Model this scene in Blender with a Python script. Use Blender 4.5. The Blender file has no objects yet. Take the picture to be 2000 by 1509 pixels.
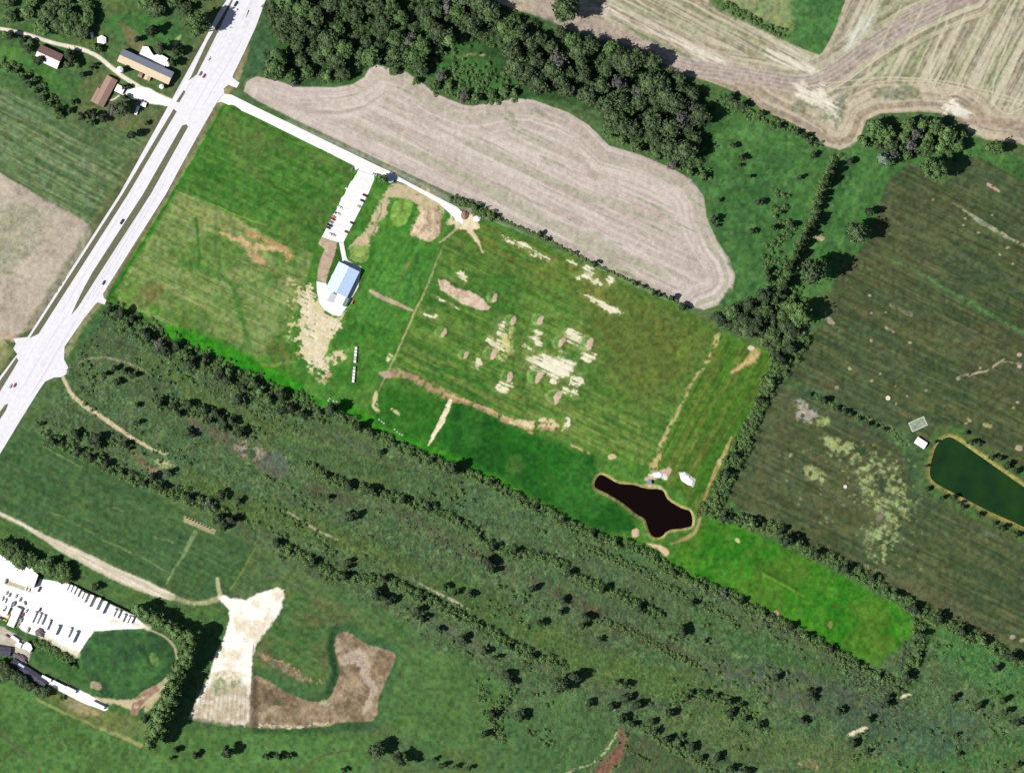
import bpy, bmesh, math, random
import numpy as np
from mathutils import Vector, Matrix

# ------------------------------------------------------------------ camera, sky, sun, exposure
SC = bpy.context.scene
COL = SC.collection
MPP = 0.5                       # metres per pixel of the 2000x1509 picture
def W(px, py, z=0.0):
    return Vector(((px - 1000.0) * MPP, (754.5 - py) * MPP, z))
cam = bpy.data.cameras.new("camera"); cam_o = bpy.data.objects.new("camera", cam); COL.objects.link(cam_o)
cam_o.location = (0, 0, 4000); cam.sensor_width = 36; cam.lens = 36 * 4000 / 1000.0
cam.clip_start = 10; cam.clip_end = 12000
SC.camera = cam_o
SUN_EL, SUN_DIR = math.radians(45), math.radians(16)     # elevation; direction the shadows run (world angle)
world = bpy.data.worlds.new("World"); SC.world = world; world.use_nodes = True
wn = world.node_tree; sky = wn.nodes.new("ShaderNodeTexSky"); sky.sky_type = 'NISHITA'; sky.sun_disc = False
sky.sun_elevation = SUN_EL; sky.sun_rotation = math.atan2(-math.cos(SUN_DIR), -math.sin(SUN_DIR)) % (2 * math.pi)
wn.links.new(sky.outputs[0], wn.nodes["Background"].inputs[0]); wn.nodes["Background"].inputs[1].default_value = 0.05
sl = bpy.data.lights.new("sun", 'SUN'); sl.energy = 4.6; sl.angle = math.radians(0.5); sl.color = (1, .965, .91)
so = bpy.data.objects.new("sun", sl); COL.objects.link(so)
so.rotation_euler = Vector((math.cos(SUN_DIR) * math.cos(SUN_EL), math.sin(SUN_DIR) * math.cos(SUN_EL), -math.sin(SUN_EL))).to_track_quat('-Z', 'Y').to_euler()
so.location = (-300, -100, 400)
SC.view_settings.view_transform = 'Standard'; SC.view_settings.look = 'None'
SC.view_settings.exposure = 0.9; SC.view_settings.gamma = 1.0; SC.view_settings.use_curve_mapping = False
SC.cycles.max_bounces = 5; SC.cycles.diffuse_bounces = 2

# ------------------------------------------------------------------ small helpers
K = 2.25                        # display = albedo * K in full sun
def lin(c):
    c = c / 255.0
    return c / 12.92 if c <= 0.04045 else ((c + 0.055) / 1.055) ** 2.4
def S(r, g, b, k=None):
    k = k or K
    return np.array([min(lin(v) / k, 0.62) for v in (r, g, b)], dtype=np.float32)
def tag(o, label=None, cat=None, group=None, kind=None):
    for k_, v in (('label', label), ('category', cat), ('group', group), ('kind', kind)):
        if v: o[k_] = v
    return o
def link(o, parent=None):
    COL.objects.link(o)
    if parent is not None: o.parent = parent
    return o
def bobj(name, bm, m, parent=None, loc=None, smooth=False):
    me = bpy.data.meshes.new(name); bm.to_mesh(me); bm.free()
    for mm in (m if isinstance(m, (list, tuple)) else [m]): me.materials.append(mm)
    if smooth: me.polygons.foreach_set('use_smooth', [True] * len(me.polygons))
    o = bpy.data.objects.new(name, me); link(o, parent)
    if loc is not None: o.location = loc
    return o
def empty(name, loc, rz=0.0):
    o = bpy.data.objects.new(name, None); link(o); o.location = loc; o.rotation_euler = (0, 0, rz); o.empty_display_size = 1
    return o
def copy_tree(o, parent=None):
    c = o.copy(); link(c); c.parent = parent
    for ch in list(o.children): copy_tree(ch, c)
    return c
def box(bm, x0, x1, y0, y1, z0, z1, mi=0, bev=0.0):
    vs = [bm.verts.new(p) for p in ((x0,y0,z0),(x1,y0,z0),(x1,y1,z0),(x0,y1,z0),(x0,y0,z1),(x1,y0,z1),(x1,y1,z1),(x0,y1,z1))]
    fs = []
    for q in ((0,3,2,1),(4,5,6,7),(0,1,5,4),(1,2,6,5),(2,3,7,6),(3,0,4,7)):
        f = bm.faces.new([vs[i] for i in q]); f.material_index = mi; fs.append(f)
    if bev > 0:
        es = list({e for f in fs for e in f.edges})
        bmesh.ops.bevel(bm, geom=es, offset=bev, segments=1, affect='EDGES')
def cyl(bm, cx, cy, z0, z1, r0, r1=None, n=12, axis='z'):
    r1 = r0 if r1 is None else r1
    ring = []
    for z, r in ((z0, r0), (z1, r1)):
        vs = []
        for i in range(n):
            a = 2 * math.pi * i / n; c, s = r * math.cos(a), r * math.sin(a)
            vs.append(bm.verts.new((cx + c, cy + s, z) if axis == 'z' else (cx + c, z, cy + s)))
        ring.append(vs)
    for i in range(n):
        j = (i + 1) % n; bm.faces.new((ring[0][i], ring[0][j], ring[1][j], ring[1][i]))
    bm.faces.new(ring[1]); bm.faces.new(ring[0][::-1])
MATS = {}
def mat(name, col, rough=0.8, var=0.15, scale=0.8, stripe=0.0, metal=0.0, objrand=0.0):
    """procedural paint / metal / shingle: base colour broken by noise, optional ribs, optional per-object tone"""
    if name in MATS: return MATS[name]
    m = bpy.data.materials.new(name); m.use_nodes = True; t = m.node_tree; b = t.nodes["Principled BSDF"]
    b.inputs['Roughness'].default_value = rough; b.inputs['Metallic'].default_value = metal
    tc = t.nodes.new("ShaderNodeTexCoord"); n = t.nodes.new("ShaderNodeTexNoise"); n.inputs['Scale'].default_value = scale; n.inputs['Detail'].default_value = 4
    t.links.new(tc.outputs['Object'], n.inputs['Vector'])
    mr = t.nodes.new("ShaderNodeMapRange"); mr.inputs[1].default_value = .3; mr.inputs[2].default_value = .7
    mr.inputs[3].default_value = 1 - var; mr.inputs[4].default_value = 1 + var
    t.links.new(n.outputs[0], mr.inputs[0])
    vm = t.nodes.new("ShaderNodeVectorMath"); vm.operation = 'SCALE'; vm.inputs[0].default_value = tuple(float(v) for v in col)
    t.links.new(mr.outputs[0], vm.inputs['Scale']); out = vm.outputs[0]
    if objrand > 0:
        oi = t.nodes.new("ShaderNodeObjectInfo"); m2 = t.nodes.new("ShaderNodeMapRange")
        m2.inputs[3].default_value = 1 - objrand; m2.inputs[4].default_value = 1 + objrand
        t.links.new(oi.outputs['Random'], m2.inputs[0])
        v2 = t.nodes.new("ShaderNodeVectorMath"); v2.operation = 'SCALE'
        t.links.new(out, v2.inputs[0]); t.links.new(m2.outputs[0], v2.inputs['Scale']); out = v2.outputs[0]
    t.links.new(out, b.inputs['Base Color'])
    if stripe > 0:
        w = t.nodes.new("ShaderNodeTexWave"); w.bands_direction = 'X'; w.inputs['Scale'].default_value = stripe; w.inputs['Distortion'].default_value = 0.3
        t.links.new(tc.outputs['Object'], w.inputs['Vector'])
        bp = t.nodes.new("ShaderNodeBump"); bp.inputs['Strength'].default_value = .35; bp.inputs['Distance'].default_value = .05
        t.links.new(w.outputs[0], bp.inputs['Height']); t.links.new(bp.outputs[0], b.inputs['Normal'])
    MATS[name] = m
    return m

# ------------------------------------------------------------------ noise in numpy
_rng = np.random.default_rng(7)
_tab = _rng.random((256, 256)).astype(np.float32)
def vnoise(x, y, seed=0):
    x = x + seed * 17.31; y = y + seed * 41.77
    xi = np.floor(x).astype(np.int32); yi = np.floor(y).astype(np.int32)
    fx = (x - xi).astype(np.float32); fy = (y - yi).astype(np.float32)
    fx = fx * fx * (3 - 2 * fx); fy = fy * fy * (3 - 2 * fy)
    x0 = xi & 255; x1 = (xi + 1) & 255; y0 = yi & 255; y1 = (yi + 1) & 255
    return (_tab[y0, x0] * (1 - fx) + _tab[y0, x1] * fx) * (1 - fy) + (_tab[y1, x0] * (1 - fx) + _tab[y1, x1] * fx) * fy
def fbm(x, y, seed=0, o=3):
    s = 0; a = 1; t = 0
    for i in range(o):
        s = s + a * vnoise(x * 2 ** i, y * 2 ** i, seed + i * 3); t += a; a *= 0.55
    return s / t
def sm(x, a, b):
    t = np.clip((x - a) / (b - a), 0, 1); return t * t * (3 - 2 * t)

# ------------------------------------------------------------------ the ground: one continuous relief, split into the setting's surfaces
STEP = 1.5
GX = np.arange(-45, 2046, STEP, dtype=np.float32); GY = np.arange(-45, 1556, STEP, dtype=np.float32)
PX, PY = np.meshgrid(GX, GY)
H_, W_ = PX.shape
C = np.zeros((H_, W_, 3), np.float32); Z = np.zeros((H_, W_), np.float32); ID = np.zeros((H_, W_), np.uint8)
WX = (fbm(PX / 16, PY / 16, 1, 3) - .5) * 2; WY = (fbm(PX / 16, PY / 16, 5, 3) - .5) * 2
WX2 = (fbm(PX / 5, PY / 5, 31, 2) - .5) * 2; WY2 = (fbm(PX / 5, PY / 5, 35, 2) - .5) * 2
T = {}
def rot(deg, L, w, seed, o=3):
    a = math.radians(deg); u = PX * math.cos(a) + PY * math.sin(a); v = -PX * math.sin(a) + PY * math.cos(a)
    v = v + WY * 1.2
    return fbm(u / L, v / w, seed, o)
def tex(n):
    if n in T: return T[n]
    if n[0] == 'n': s = float(n[1:]); r = fbm(PX / s, PY / s, int(s) % 50 + 2, 4)
    elif n == 's': r = rot(26, 90, 5, 11)
    elif n == 'sw': r = rot(26, 200, 16, 12)
    elif n == 'sf': r = rot(26, 50, 2.6, 13, 2)
    elif n == 'r': r = rot(-61, 90, 5, 14)
    elif n == 'rw': r = rot(-61, 170, 14, 15)
    elif n == 'l': r = rot(29, 120, 5, 16)
    elif n == 'd': r = rot(28, 70, 4, 18)
    T[n] = r.astype(np.float32); return T[n]
def spline(pts, n=6, closed=True):
    P = np.array(pts, float); N = len(P); out = []
    rng = range(N) if closed else range(N - 1)
    for i in rng:
        if closed: p0, p1, p2, p3 = P[i - 1], P[i], P[(i + 1) % N], P[(i + 2) % N]
        else: p0, p1, p2, p3 = P[max(i - 1, 0)], P[i], P[i + 1], P[min(i + 2, N - 1)]
        for k in range(n):
            t = k / n
            out.append(.5 * ((2 * p1) + (-p0 + p2) * t + (2 * p0 - 5 * p1 + 4 * p2 - p3) * t * t + (-p0 + 3 * p1 - 3 * p2 + p3) * t ** 3))
    if not closed: out.append(P[-1])
    return np.array(out)
def _bb(P, m):
    x0 = max(int((P[:, 0].min() - m - GX[0]) / STEP), 0); x1 = min(int((P[:, 0].max() + m - GX[0]) / STEP) + 2, W_)
    y0 = max(int((P[:, 1].min() - m - GY[0]) / STEP), 0); y1 = min(int((P[:, 1].max() + m - GY[0]) / STEP) + 2, H_)
    return (slice(y0, max(y1, y0)), slice(x0, max(x1, x0)))
def _segd(X, Y, a, b):
    dx, dy = b[0] - a[0], b[1] - a[1]; L = dx * dx + dy * dy + 1e-9
    t = np.clip(((X - a[0]) * dx + (Y - a[1]) * dy) / L, 0, 1)
    return (X - a[0] - t * dx) ** 2 + (Y - a[1] - t * dy) ** 2, t
def sdist(pts, r=0, m=30, close=True):
    P = np.array(pts, float); s = _bb(P, m + r)
    X = PX[s] + r * (WX[s] + .7 * WX2[s]); Y = PY[s] + r * (WY[s] + .7 * WY2[s])
    ins = np.zeros(X.shape, bool); D = np.full(X.shape, 1e9, np.float32)
    for i in range(len(P)):
        a, b = P[i], P[(i + 1) % len(P)]
        d, _ = _segd(X, Y, a, b); np.minimum(D, d, out=D)
        if a[1] != b[1]:
            ins ^= ((a[1] > Y) != (b[1] > Y)) & (X < (b[0] - a[0]) * (Y - a[1]) / (b[1] - a[1]) + a[0])
    D = np.sqrt(D); return s, np.where(ins, D, -D)
def pm(pts, f=2, r=0, sp=False):
    if sp: pts = spline(pts, 4)
    s, d = sdist(pts, r, f + 3); return s, np.clip(d / f + .5, 0, 1)
def lm(pts, w, f=2, r=0, sp=True):
    P = np.array(pts, float)
    ws = np.array(w if isinstance(w, (list, tuple)) else [w] * len(P), float)
    if sp and len(P) > 2:
        Q = spline(np.column_stack([P, ws]), 5, False); P = Q[:, :2]; ws = Q[:, 2]
    s = _bb(P, ws.max() + f + r + 2); X = PX[s] + r * (WX[s] + .6 * WX2[s]); Y = PY[s] + r * (WY[s] + .6 * WY2[s])
    M = np.zeros(X.shape, np.float32)
    for i in range(len(P) - 1):
        d, t = _segd(X, Y, P[i], P[i + 1]); wd = ws[i] * (1 - t) + ws[i + 1] * t
        np.maximum(M, np.clip((wd / 2 - np.sqrt(d)) / f + .5, 0, 1), out=M)
    return s, M
def blob(cx, cy, rx, ry=None, ang=0, f=2, r=2):
    ry = ry or rx; a = math.radians(ang)
    return pm([(cx + rx * math.cos(t) * math.cos(a) - ry * math.sin(t) * math.sin(a),
                cy + rx * math.cos(t) * math.sin(a) + ry * math.sin(t) * math.cos(a)) for t in np.linspace(0, 2 * math.pi, 13)[:-1]], f, r)
def paint(m, c1, c2=None, t=None, a=1.0, idn=None, lo=.35, hi=.65):
    s, M = m
    c1 = np.array(c1, np.float32)
    if c2 is not None:
        q = sm(tex(t)[s], lo, hi)[..., None]; col = c1 * (1 - q) + np.array(c2, np.float32) * q
    else: col = c1
    MA = (M * a)[..., None]; C[s] = C[s] * (1 - MA) + col * MA
    if idn is not None: ID[s][M > .5] = idn
def over(m, c, t, lo, hi, a=1.0):
    """a colour that shows only where a texture is high (streaks, tufts, bare spots)"""
    s, M = m; paint((s, M * sm(tex(t)[s], lo, hi)), c, a=a)
def ragged(m, c, t='n8', amp=1.6, t2='sf', amp2=1.0, a=1.0, th=.5, soft=.34):
    """a patch whose edge breaks up into tufts and streaks"""
    s, M = m; v = M + (tex(t)[s] - .5) * amp + (tex(t2)[s] - .5) * amp2
    paint((s, sm(v, th, th + soft) * np.clip(M * 4, 0, 1)), c, a=a)
def mul(m, t, amp):
    s, M = m; q = (tex(t)[s] - .5) * 2 * amp; C[s] = C[s] * (1 + q * M)[..., None]
def relief(m, h): Z[m[0]] += m[1] * h
ALL = (slice(0, H_), slice(0, W_)), np.ones((H_, W_), np.float32)
# ---- base grass
paint(ALL, S(88,116,68), S(76,116,60), 'n160')
over(ALL, S(96,116,62), 'n70', .5, .7, .6)
over(ALL, S(70,88,72), 'd', .55, .75, .5)
# ---- beige ploughed field in the middle north
NTOP = [(476,178),(482,160),(500,149),(540,157),(575,170),(625,170),(655,171),(690,164),(712,150),(722,132),(735,126),(760,132),(795,142),(828,165),(850,183),(905,205),(925,207),(1000,192),(1040,195),(1110,220),(1150,245),(1190,285),(1250,302),(1310,328),(1350,350),(1375,385),(1380,425),(1400,470),(1425,505),(1436,540),(1430,570),(1405,595),(1375,605)]
NBOT = [(1340,596),(1250,555),(1150,508),(1050,460),(960,416),(880,378),(800,340),(700,293),(600,245),(500,196)]
s, d = sdist(NTOP + NBOT, 0, 10)
X, Y = PX[s], PY[s]; dt = np.full(X.shape, 1e9, np.float32)
for i in range(len(NTOP) - 1): np.minimum(dt, _segd(X, Y, NTOP[i], NTOP[i + 1])[0], out=dt)
dt = np.sqrt(dt); a26 = math.radians(25.5); u = X * math.cos(a26) + Y * math.sin(a26); v = -X * math.sin(a26) + Y * math.cos(a26)
wgt = sm(dt + (tex('n60')[s] - .5) * 40, 45, 75)
vv = WY[s] * 1.0
sa = fbm(u / 160, (dt + vv) / 4.5, 21, 3); sb = fbm(u / 130, (v + vv) / 5.5, 22, 3)
wa = fbm(u / 200, dt / 17, 23, 2); wb = fbm(u / 200, v / 22, 24, 2)
ST = sa * (1 - wgt) + sb * wgt; WD = wa * (1 - wgt) + wb * wgt
M = np.clip(d / 2 + .5, 0, 1); q = sm(ST, .25, .75)[..., None]
col = S(194,179,167) * (1 - q) + S(224,212,200) * q
g = (sm(WD, .52, .72) * sm(ST, .35, .6) * .75)[..., None]; col = col * (1 - g) + S(174,174,146) * g
g = (sm(1 - WD, .52, .75) * .5)[..., None]; col = col * (1 - g) + S(216,202,194) * g
g = (sm(fbm(u / 60, v / 9, 31, 3), .66, .8) * sm(tex('n160')[s], .4, .6) * .55)[..., None]; col = col * (1 - g) + S(142,156,116) * g
C[s] = C[s] * (1 - M[..., None]) + col * M[..., None]; ID[s][M > .5] = 1
paint(lm([(560,240),(700,300),(900,400),(1100,500),(1300,585)], 9, 10), S(222,210,202), a=.4)
paint(lm([(668,215),(690,200),(715,172),(735,150),(770,148)], 9, 8), S(218,206,188), a=.6)
paint(lm([(490,165),(520,190),(600,235)], 16, 14), S(222,210,196), a=.6)
# ---- harvested field, north-east
NE = [(955,-45),(960,2),(1015,22),(1075,38),(1110,62),(1165,64),(1190,75),(1260,97),(1310,117),(1350,147),(1400,165),(1455,187),(1490,215),(1545,240),(1590,265),(1612,285),(1640,293),(1668,285),(1682,262),(1692,235),(1720,222),(1800,218),(1860,224),(1885,240),(1890,262),(1930,274),(1990,280),(2046,300),(2046,-45)]
s, d = sdist(NE, 0, 10); X, Y = PX[s], PY[s]; dt = np.full(X.shape, 1e9, np.float32)
for i in range(1, 26): np.minimum(dt, _segd(X, Y, NE[i], NE[i + 1])[0], out=dt)
dt = np.sqrt(dt); vv = WY[s]
a1 = math.radians(28); u1 = X * math.cos(a1) + Y * math.sin(a1); v1 = -X * math.sin(a1) + Y * math.cos(a1)
a2 = math.radians(-62); u2 = X * math.cos(a2) + Y * math.sin(a2); v2 = -X * math.sin(a2) + Y * math.cos(a2)
right = sm(X + (Y - 100) * .55, 1570, 1610)
edge = 1 - sm(dt + (tex('n60')[s] - .5) * 30, 48, 74)
F = fbm(u1 / 130, (v1 + vv) / 5, 41, 3) * (1 - right) + fbm(u2 / 120, (v2 + vv) / 5, 42, 3) * right
BAND = spline([(1060,14),(1150,50),(1250,92),(1330,127),(1400,140),(1480,152),(1560,165),(1620,148),(1700,92),(1780,42),(1850,8),(1900,-12)], 4, False); db = np.full(X.shape, 1e9, np.float32)
for i in range(len(BAND) - 1): np.minimum(db, _segd(X, Y, BAND[i], BAND[i + 1])[0], out=db)
db = np.sqrt(db); nb = (1 - sm(db + (tex('n60')[s] - .5) * 24, 34, 58)) * (1 - edge)
F = F * (1 - nb) + fbm((X + Y) / 180, (db + vv) / 4.5, 47, 3) * nb
F = F * (1 - edge) + fbm((X + Y) / 200, (dt + vv) / 6, 43, 3) * edge
G = fbm(u1 / 160, v1 / 20, 44, 3) * (1 - right) + fbm(u2 / 130, v2 / 22, 45, 3) * right
q = sm(F, .28, .72)[..., None]; M = np.clip(d / 2 + .5, 0, 1)
col = S(158,150,124) * (1 - q) + S(212,204,178) * q
g = (sm(G, .5, .68) * (1 - edge) * .7)[..., None]; col = col * (1 - g) + (S(138,146,112) * (1 - q) + S(186,186,150) * q) * g
g = (edge * .6)[..., None]; col = col * (1 - g) + (S(176,158,136) * (1 - q) + S(205,188,164) * q) * g
C[s] = C[s] * (1 - M[..., None]) + col * M[..., None]; ID[s][M > .5] = 2
over(lm([(1190,20),(1250,55),(1330,95),(1420,128)], [30,40,40,20], 14), S(238,230,212), 'd', .35, .6, .9)
over(lm([(1190,30),(1240,62),(1300,92),(1350,112)], [6,12,14,8], 8, 3), S(112,130,84), 'd', .3, .6, .9)
paint(lm(BAND[::2], [24]*5+[34]*10+[44]*40 if False else 36, 10, 3), S(182,166,155), a=.8)
mul(lm(BAND[::2], 40, 8, 2), 'n8', .12)
for o_ in (-16, -9, -2, 6, 15):
    P = [(1250,92+o_),(1330,127+o_),(1400,139+o_),(1480,152+o_),(1560,165+o_),(1620+o_*.6,148+o_),(1700+o_*.6,92+o_),(1780+o_*.5,42+o_),(1850,8+o_)]
    paint(lm(P, 2.4, 2.5, 1), S(215,202,192), a=.5)
ragged(blob(1598,193,44,24,35,34,10), S(248,240,222), 'n20', 1.2, 'd', 1.4, .85); ragged(blob(1622,222,26,12,60,22,8), S(248,240,222), 'n8', 1.2, 'd', 1.4, .8)
over(blob(1680,60,12,46,35,14,5), S(228,230,212), 'rw', .2, .5)
over(blob(1545,118,60,18,24,14,6), S(236,228,208), 'd', .35, .55)
ragged(blob(1865,214,34,14,26,24,8), S(250,244,230), 'n8', 1.0, 'd', 1.5, .85)
for cx, cy, a_, b_ in ((1775,185,28,20),(1728,182,34,14),(1640,225,12,30),(1590,218,48,12)):
    over(blob(cx, cy, a_, b_, 15, 8, 6), S(128,138,104), 'n20', .3, .5, .75)
paint(lm([(1560,170),(1640,160),(1720,152),(1800,154),(1880,165),(2000,198)], 2.5, 2, 1), S(225,215,185), a=.7)
paint(lm([(1620,176),(1700,163),(1760,158),(1850,166),(2000,206)], 2.5, 2, 1), S(222,212,184), a=.6)
paint(lm([(1850,40),(1822,110),(1816,150),(1830,180),(1850,187),(1875,178),(1888,150)], 3, 2, 1), S(226,216,186), a=.7)
paint(lm([(1985,40),(1950,130),(1938,185),(1948,212),(1970,222),(1995,212)], 3, 2, 1), S(226,216,186), a=.7)
for k_ in range(7): paint(lm([(1690+k_*44,150+k_*8),(1760+k_*44,10)], 3.5, 3, 1), S(224,214,182), a=.55)
paint(lm([(1880,235),(1950,240),(2046,262)], 16, 10), S(180,158,140), a=.7)
for p in ([(1383,-45),(1395,5),(1440,28),(1500,62),(1560,92),(1600,108),(1618,90),(1640,32),(1668,-45)],):
    paint(pm(p, 2, 1), S(70,118,62), S(80,126,66), 'n60', idn=10)
    mul(pm(p, 2), 'rw', .15)
paint(pm([(1395,0),(1420,18),(1480,50),(1540,78),(1548,40),(1530,-45),(1383,-45)], 22, 8), S(148,158,108), a=.85)
paint(lm([(1395,5),(1440,28),(1500,55),(1545,75)], 18, 6, 3), S(76,118,60), a=.8)
paint(lm([(1668,-20),(1640,45),(1608,105)], 4, 2), S(205,184,160))
# ---- south-west bank of the wood & meadow between wood and dark field
MID = [(1395,250),(1440,215),(1500,232),(1560,260),(1610,298),(1640,300),(1690,270),(1780,250),(1880,250),(1930,285),(2046,330),(2046,400),(1960,350),(1890,310),(1770,320),(1735,380),(1690,480),(1620,560),(1560,600),(1400,600),(1440,545),(1400,460),(1380,380),(1330,330)]
paint(pm(MID, 8, 6), S(64,108,54), S(76,122,60), 'n60'); over(pm(MID, 8, 4), S(92,136,72), 'n20', .55, .7, .6); mul(pm(MID, 6), 'r', .18)
over(blob(1600,465,14,6,20,3,3), S(196,170,140), 'n8', .3, .5)
# ---- dark crop field, east
ED = [(1775,320),(1810,335),(1840,362),(1880,330),(1890,305),(1925,312),(1990,350),(2046,390),(2046,1320),(2000,1290),(1950,1262),(1900,1235),(1830,1195),(1780,1158),(1720,1135),(1650,1110),(1600,1080),(1540,1040),(1480,1005),(1440,990),(1428,965),(1450,900),(1480,840),(1500,780),(1520,745),(1530,715),(1560,680),(1600,640),(1620,620),(1622,570),(1650,515),(1700,470),(1715,400),(1740,345)]
m = pm(ED, 3, 1.5); paint(m, S(68,88,52), S(86,98,60), 's', idn=3); over(m, S(66,84,54), 'sw', .48, .66, .6); over(m, S(98,104,66), 'sf', .6, .8, .6)
over(m, S(92,92,60), 'n160', .5, .65, .4); over(m, S(112,112,82), 'd', .68, .8, .5)
mul(m, 's', .28); mul(m, 'sw', .2)
for p, w, c in (([(1735,505),(1790,530),(1850,565),(1920,605),(1990,645),(2040,670)], [3,6,7,8,7,5], (86,132,74)),
                ([(1880,410),(1920,435),(1980,470),(2040,495)], [3,9,5,3], (170,170,140)), ([(1860,395),(1900,420)], 2, (150,150,115)),
                ([(1868,740),(1900,730),(1930,722),(1950,708),(1962,700)], [8,4,4,4,2], (190,175,150)), ([(1955,705),(2010,712)], 3, (150,150,115)),
                ([(1612,610),(1622,628),(1640,645)], [5,10,3], (190,176,152)), ([(1740,595),(1780,615)], 9, (120,118,92)), ([(1730,640),(1745,648)], 5, (176,168,140)),
                ([(1930,360),(1950,372)], 6, (205,180,158)), ([(1700,1180),(1750,1188)], 4, (120,130,80))):
    over(lm(p, w, 2, 2), S(*c), 'n8', .3, .5, .85)
rr = random.Random(5)
for (x, y, r_) in ((1823,390,3),(1884,427,3),(1880,440,3),(1910,454,3),(1938,420,3),(1968,484,4),(1953,497,3),(1978,517,4),(1699,577,4),(1702,612,4),(1700,666,4),(1740,596,3),(1777,669,4),(1660,719,5),(1720,730,3),(1702,744,5),(1720,730,3),(1635,756,6),(1748,754,3),(1990,692,6),(1992,715,6),(1808,763,4),(1987,785,4),(1980,796,4),(1895,822,5),(1892,818,4),(1887,827,4),(1915,718,3),(1926,830,7),(1933,833,6),(1990,875,9),(1771,774,3),(1750,788,3),(1978,1243,8),(1995,1250,7),(1730,610,3),(1560,590,3)):
    paint(blob(x, y, r_ * .8, r_ * .6, 0, 2, 2), S(176,180,118) if rr.random() < .6 else S(200,182,156), a=.85)
for o_ in (0, 6, 12): paint(lm([(1590,765),(1650,795),(1700,808),(1750,812),(1790,800),(1820,788),(1860,795),(1920,815)], 1.8, 2, .5), S(118,116,82), a=.45) if o_ == 0 else paint(lm([(1600,768-o_),(1660,795-o_),(1710,806-o_),(1755,806-o_),(1800,790-o_)], 1.6, 2, .5), S(112,110,78), a=.35)
# hedge line, grassy strip and the weedy south part
paint(lm([(1530,748),(1580,765),(1640,795),(1700,825),(1760,855),(1790,890),(1800,940)], [14,20,20,22,40,50,46], 8, 4), S(66,92,58), S(84,112,66), 'n20')
paint(lm([(1700,822),(1745,838)], 6, 4, 2), S(176,160,130), a=.8)
WE = [(1620,880),(1680,885),(1740,900),(1765,925),(1775,960),(1784,985),(1778,1010),(1760,1040),(1745,1075),(1720,1105),(1690,1100),(1695,1050),(1710,1010),(1690,985),(1670,965),(1665,940),(1690,930),(1650,905)]
ragged(pm(WE, 50, 16), S(136,152,96), 'n8', 2.2, 'n20', 1.6, .6, .3, 1.3); ragged(pm(WE, 34, 12), S(172,186,126), 'n8', 3.0, 'sf', 1.6, .75, .8, .7)
over(blob(1720,945,16,26,-20,8,8), S(66,80,52), 'n20', .3, .5)
paint(blob(1680,882,14,8,20,3,4), S(40,74,42), a=.9)
for x, y, a_, b_ in ((1590,925,26,14),(1640,870,40,14),(1608,820,14,8),(1540,890,10,7),(1700,1115,22,10),(1575,810,20,14),(1565,790,16,6)):
    over(blob(x, y, a_, b_, 20, 6, 6), S(170,182,120) if y > 815 else S(186,180,166), 'n8', .35, .5, .85)
paint(blob(1720,1005,6,16,15,4,3), S(122,118,100), a=.8)
for k_ in range(90):
    x = rr.uniform(1520, 1800); y = rr.uniform(860, 1120)
    if y < 1090 - (1800 - x) * .55 + 40: paint(blob(x, y, rr.uniform(1.5, 4), rr.uniform(1.2, 2.5), 26, 3, 3), S(150,164,104), a=.6)
paint(pm([(1450,985),(1480,900),(1515,790),(1530,760),(1560,775),(1500,950),(1480,1000)], 26, 6), S(94,98,64), a=.5)
paint(lm([(1480,1005),(1540,1040),(1650,1100),(1780,1150),(1900,1225),(2046,1310)], 34, 24), S(100,102,68), a=.55)
# ---- pond enclosure, east
PEN = [(1800,880),(1822,840),(1850,826),(1880,834),(1920,862),(1970,895),(2046,940),(2046,1085),(1990,1055),(1930,1025),(1860,995),(1815,965),(1795,920)]
paint(pm(PEN, 10, 4), S(84,104,58), S(76,112,56), 'n20')
POND_E = [(1850,856),(1866,859),(1903,884),(1950,917),(2000,952),(2046,982),(2046,1058),(2000,1028),(1930,996),(1880,970),(1832,945),(1819,930),(1821,900),(1832,870)]
paint(pm(spline(POND_E, 4), 4), S(60,80,40), idn=0)
s, d = sdist(spline(POND_E, 4), 1, 14)
paint((s, sm(d, -12, -5)), S(168,160,88), S(138,146,78), 'n8'); Z[s] -= sm(d, -11, 2) * 1.6
over((s, sm(d, -8, -3) * (1 - sm(d, -2, 3))), S(186,166,110), 'n20', .4, .6, .7)
# ---- the bright meadow property
PROP = [(428,198),(500,228),(600,278),(690,325),(745,345),(905,425),(960,430),(1060,472),(1200,540),(1330,600),(1385,635),(1430,655),(1512,690),(1510,735),(1492,790),(1470,832),(1455,868),(1435,900),(1418,950),(1398,985),(1385,1005),(1400,1010),(1440,1025),(1500,1050),(1560,1080),(1640,1120),(1700,1155),(1750,1180),(1790,1210),(1785,1255),(1765,1300),(1748,1308),(1700,1300),(1640,1270),(1563,1225),(1498,1190),(1428,1158),(1352,1128),(1300,1100),(1240,1062),(1156,1040),(1050,985),(1000,960),(940,925),(887,905),(840,880),(800,865),(740,835),(700,815),(650,790),(600,772),(520,725),(440,690),(370,660),(290,625),(250,605),(203,588),(215,560),(250,505),(300,425),(345,355),(390,275)]
paint(pm(PROP, 2.5, 1.5), S(72,122,42), S(84,134,50), 'n60', idn=5)
NW = [(440,212),(500,240),(600,290),(686,325),(683,345),(668,378),(640,440),(628,462),(612,480),(575,495),(520,455),(460,425),(400,395),(345,370),(372,310),(410,250)]
m = pm(NW, 5, 4); paint(m, S(66,120,42), S(88,134,54), 's'); over(m, S(100,122,62), 'n70', .5, .65, .55); over(m, S(40,116,30), 'n20', .6, .75, .5); mul(m, 'n160', .25)
over(blob(500,285,26,26,0,20,3), S(84,88,44), 'n8', .3, .7, .45)
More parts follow.
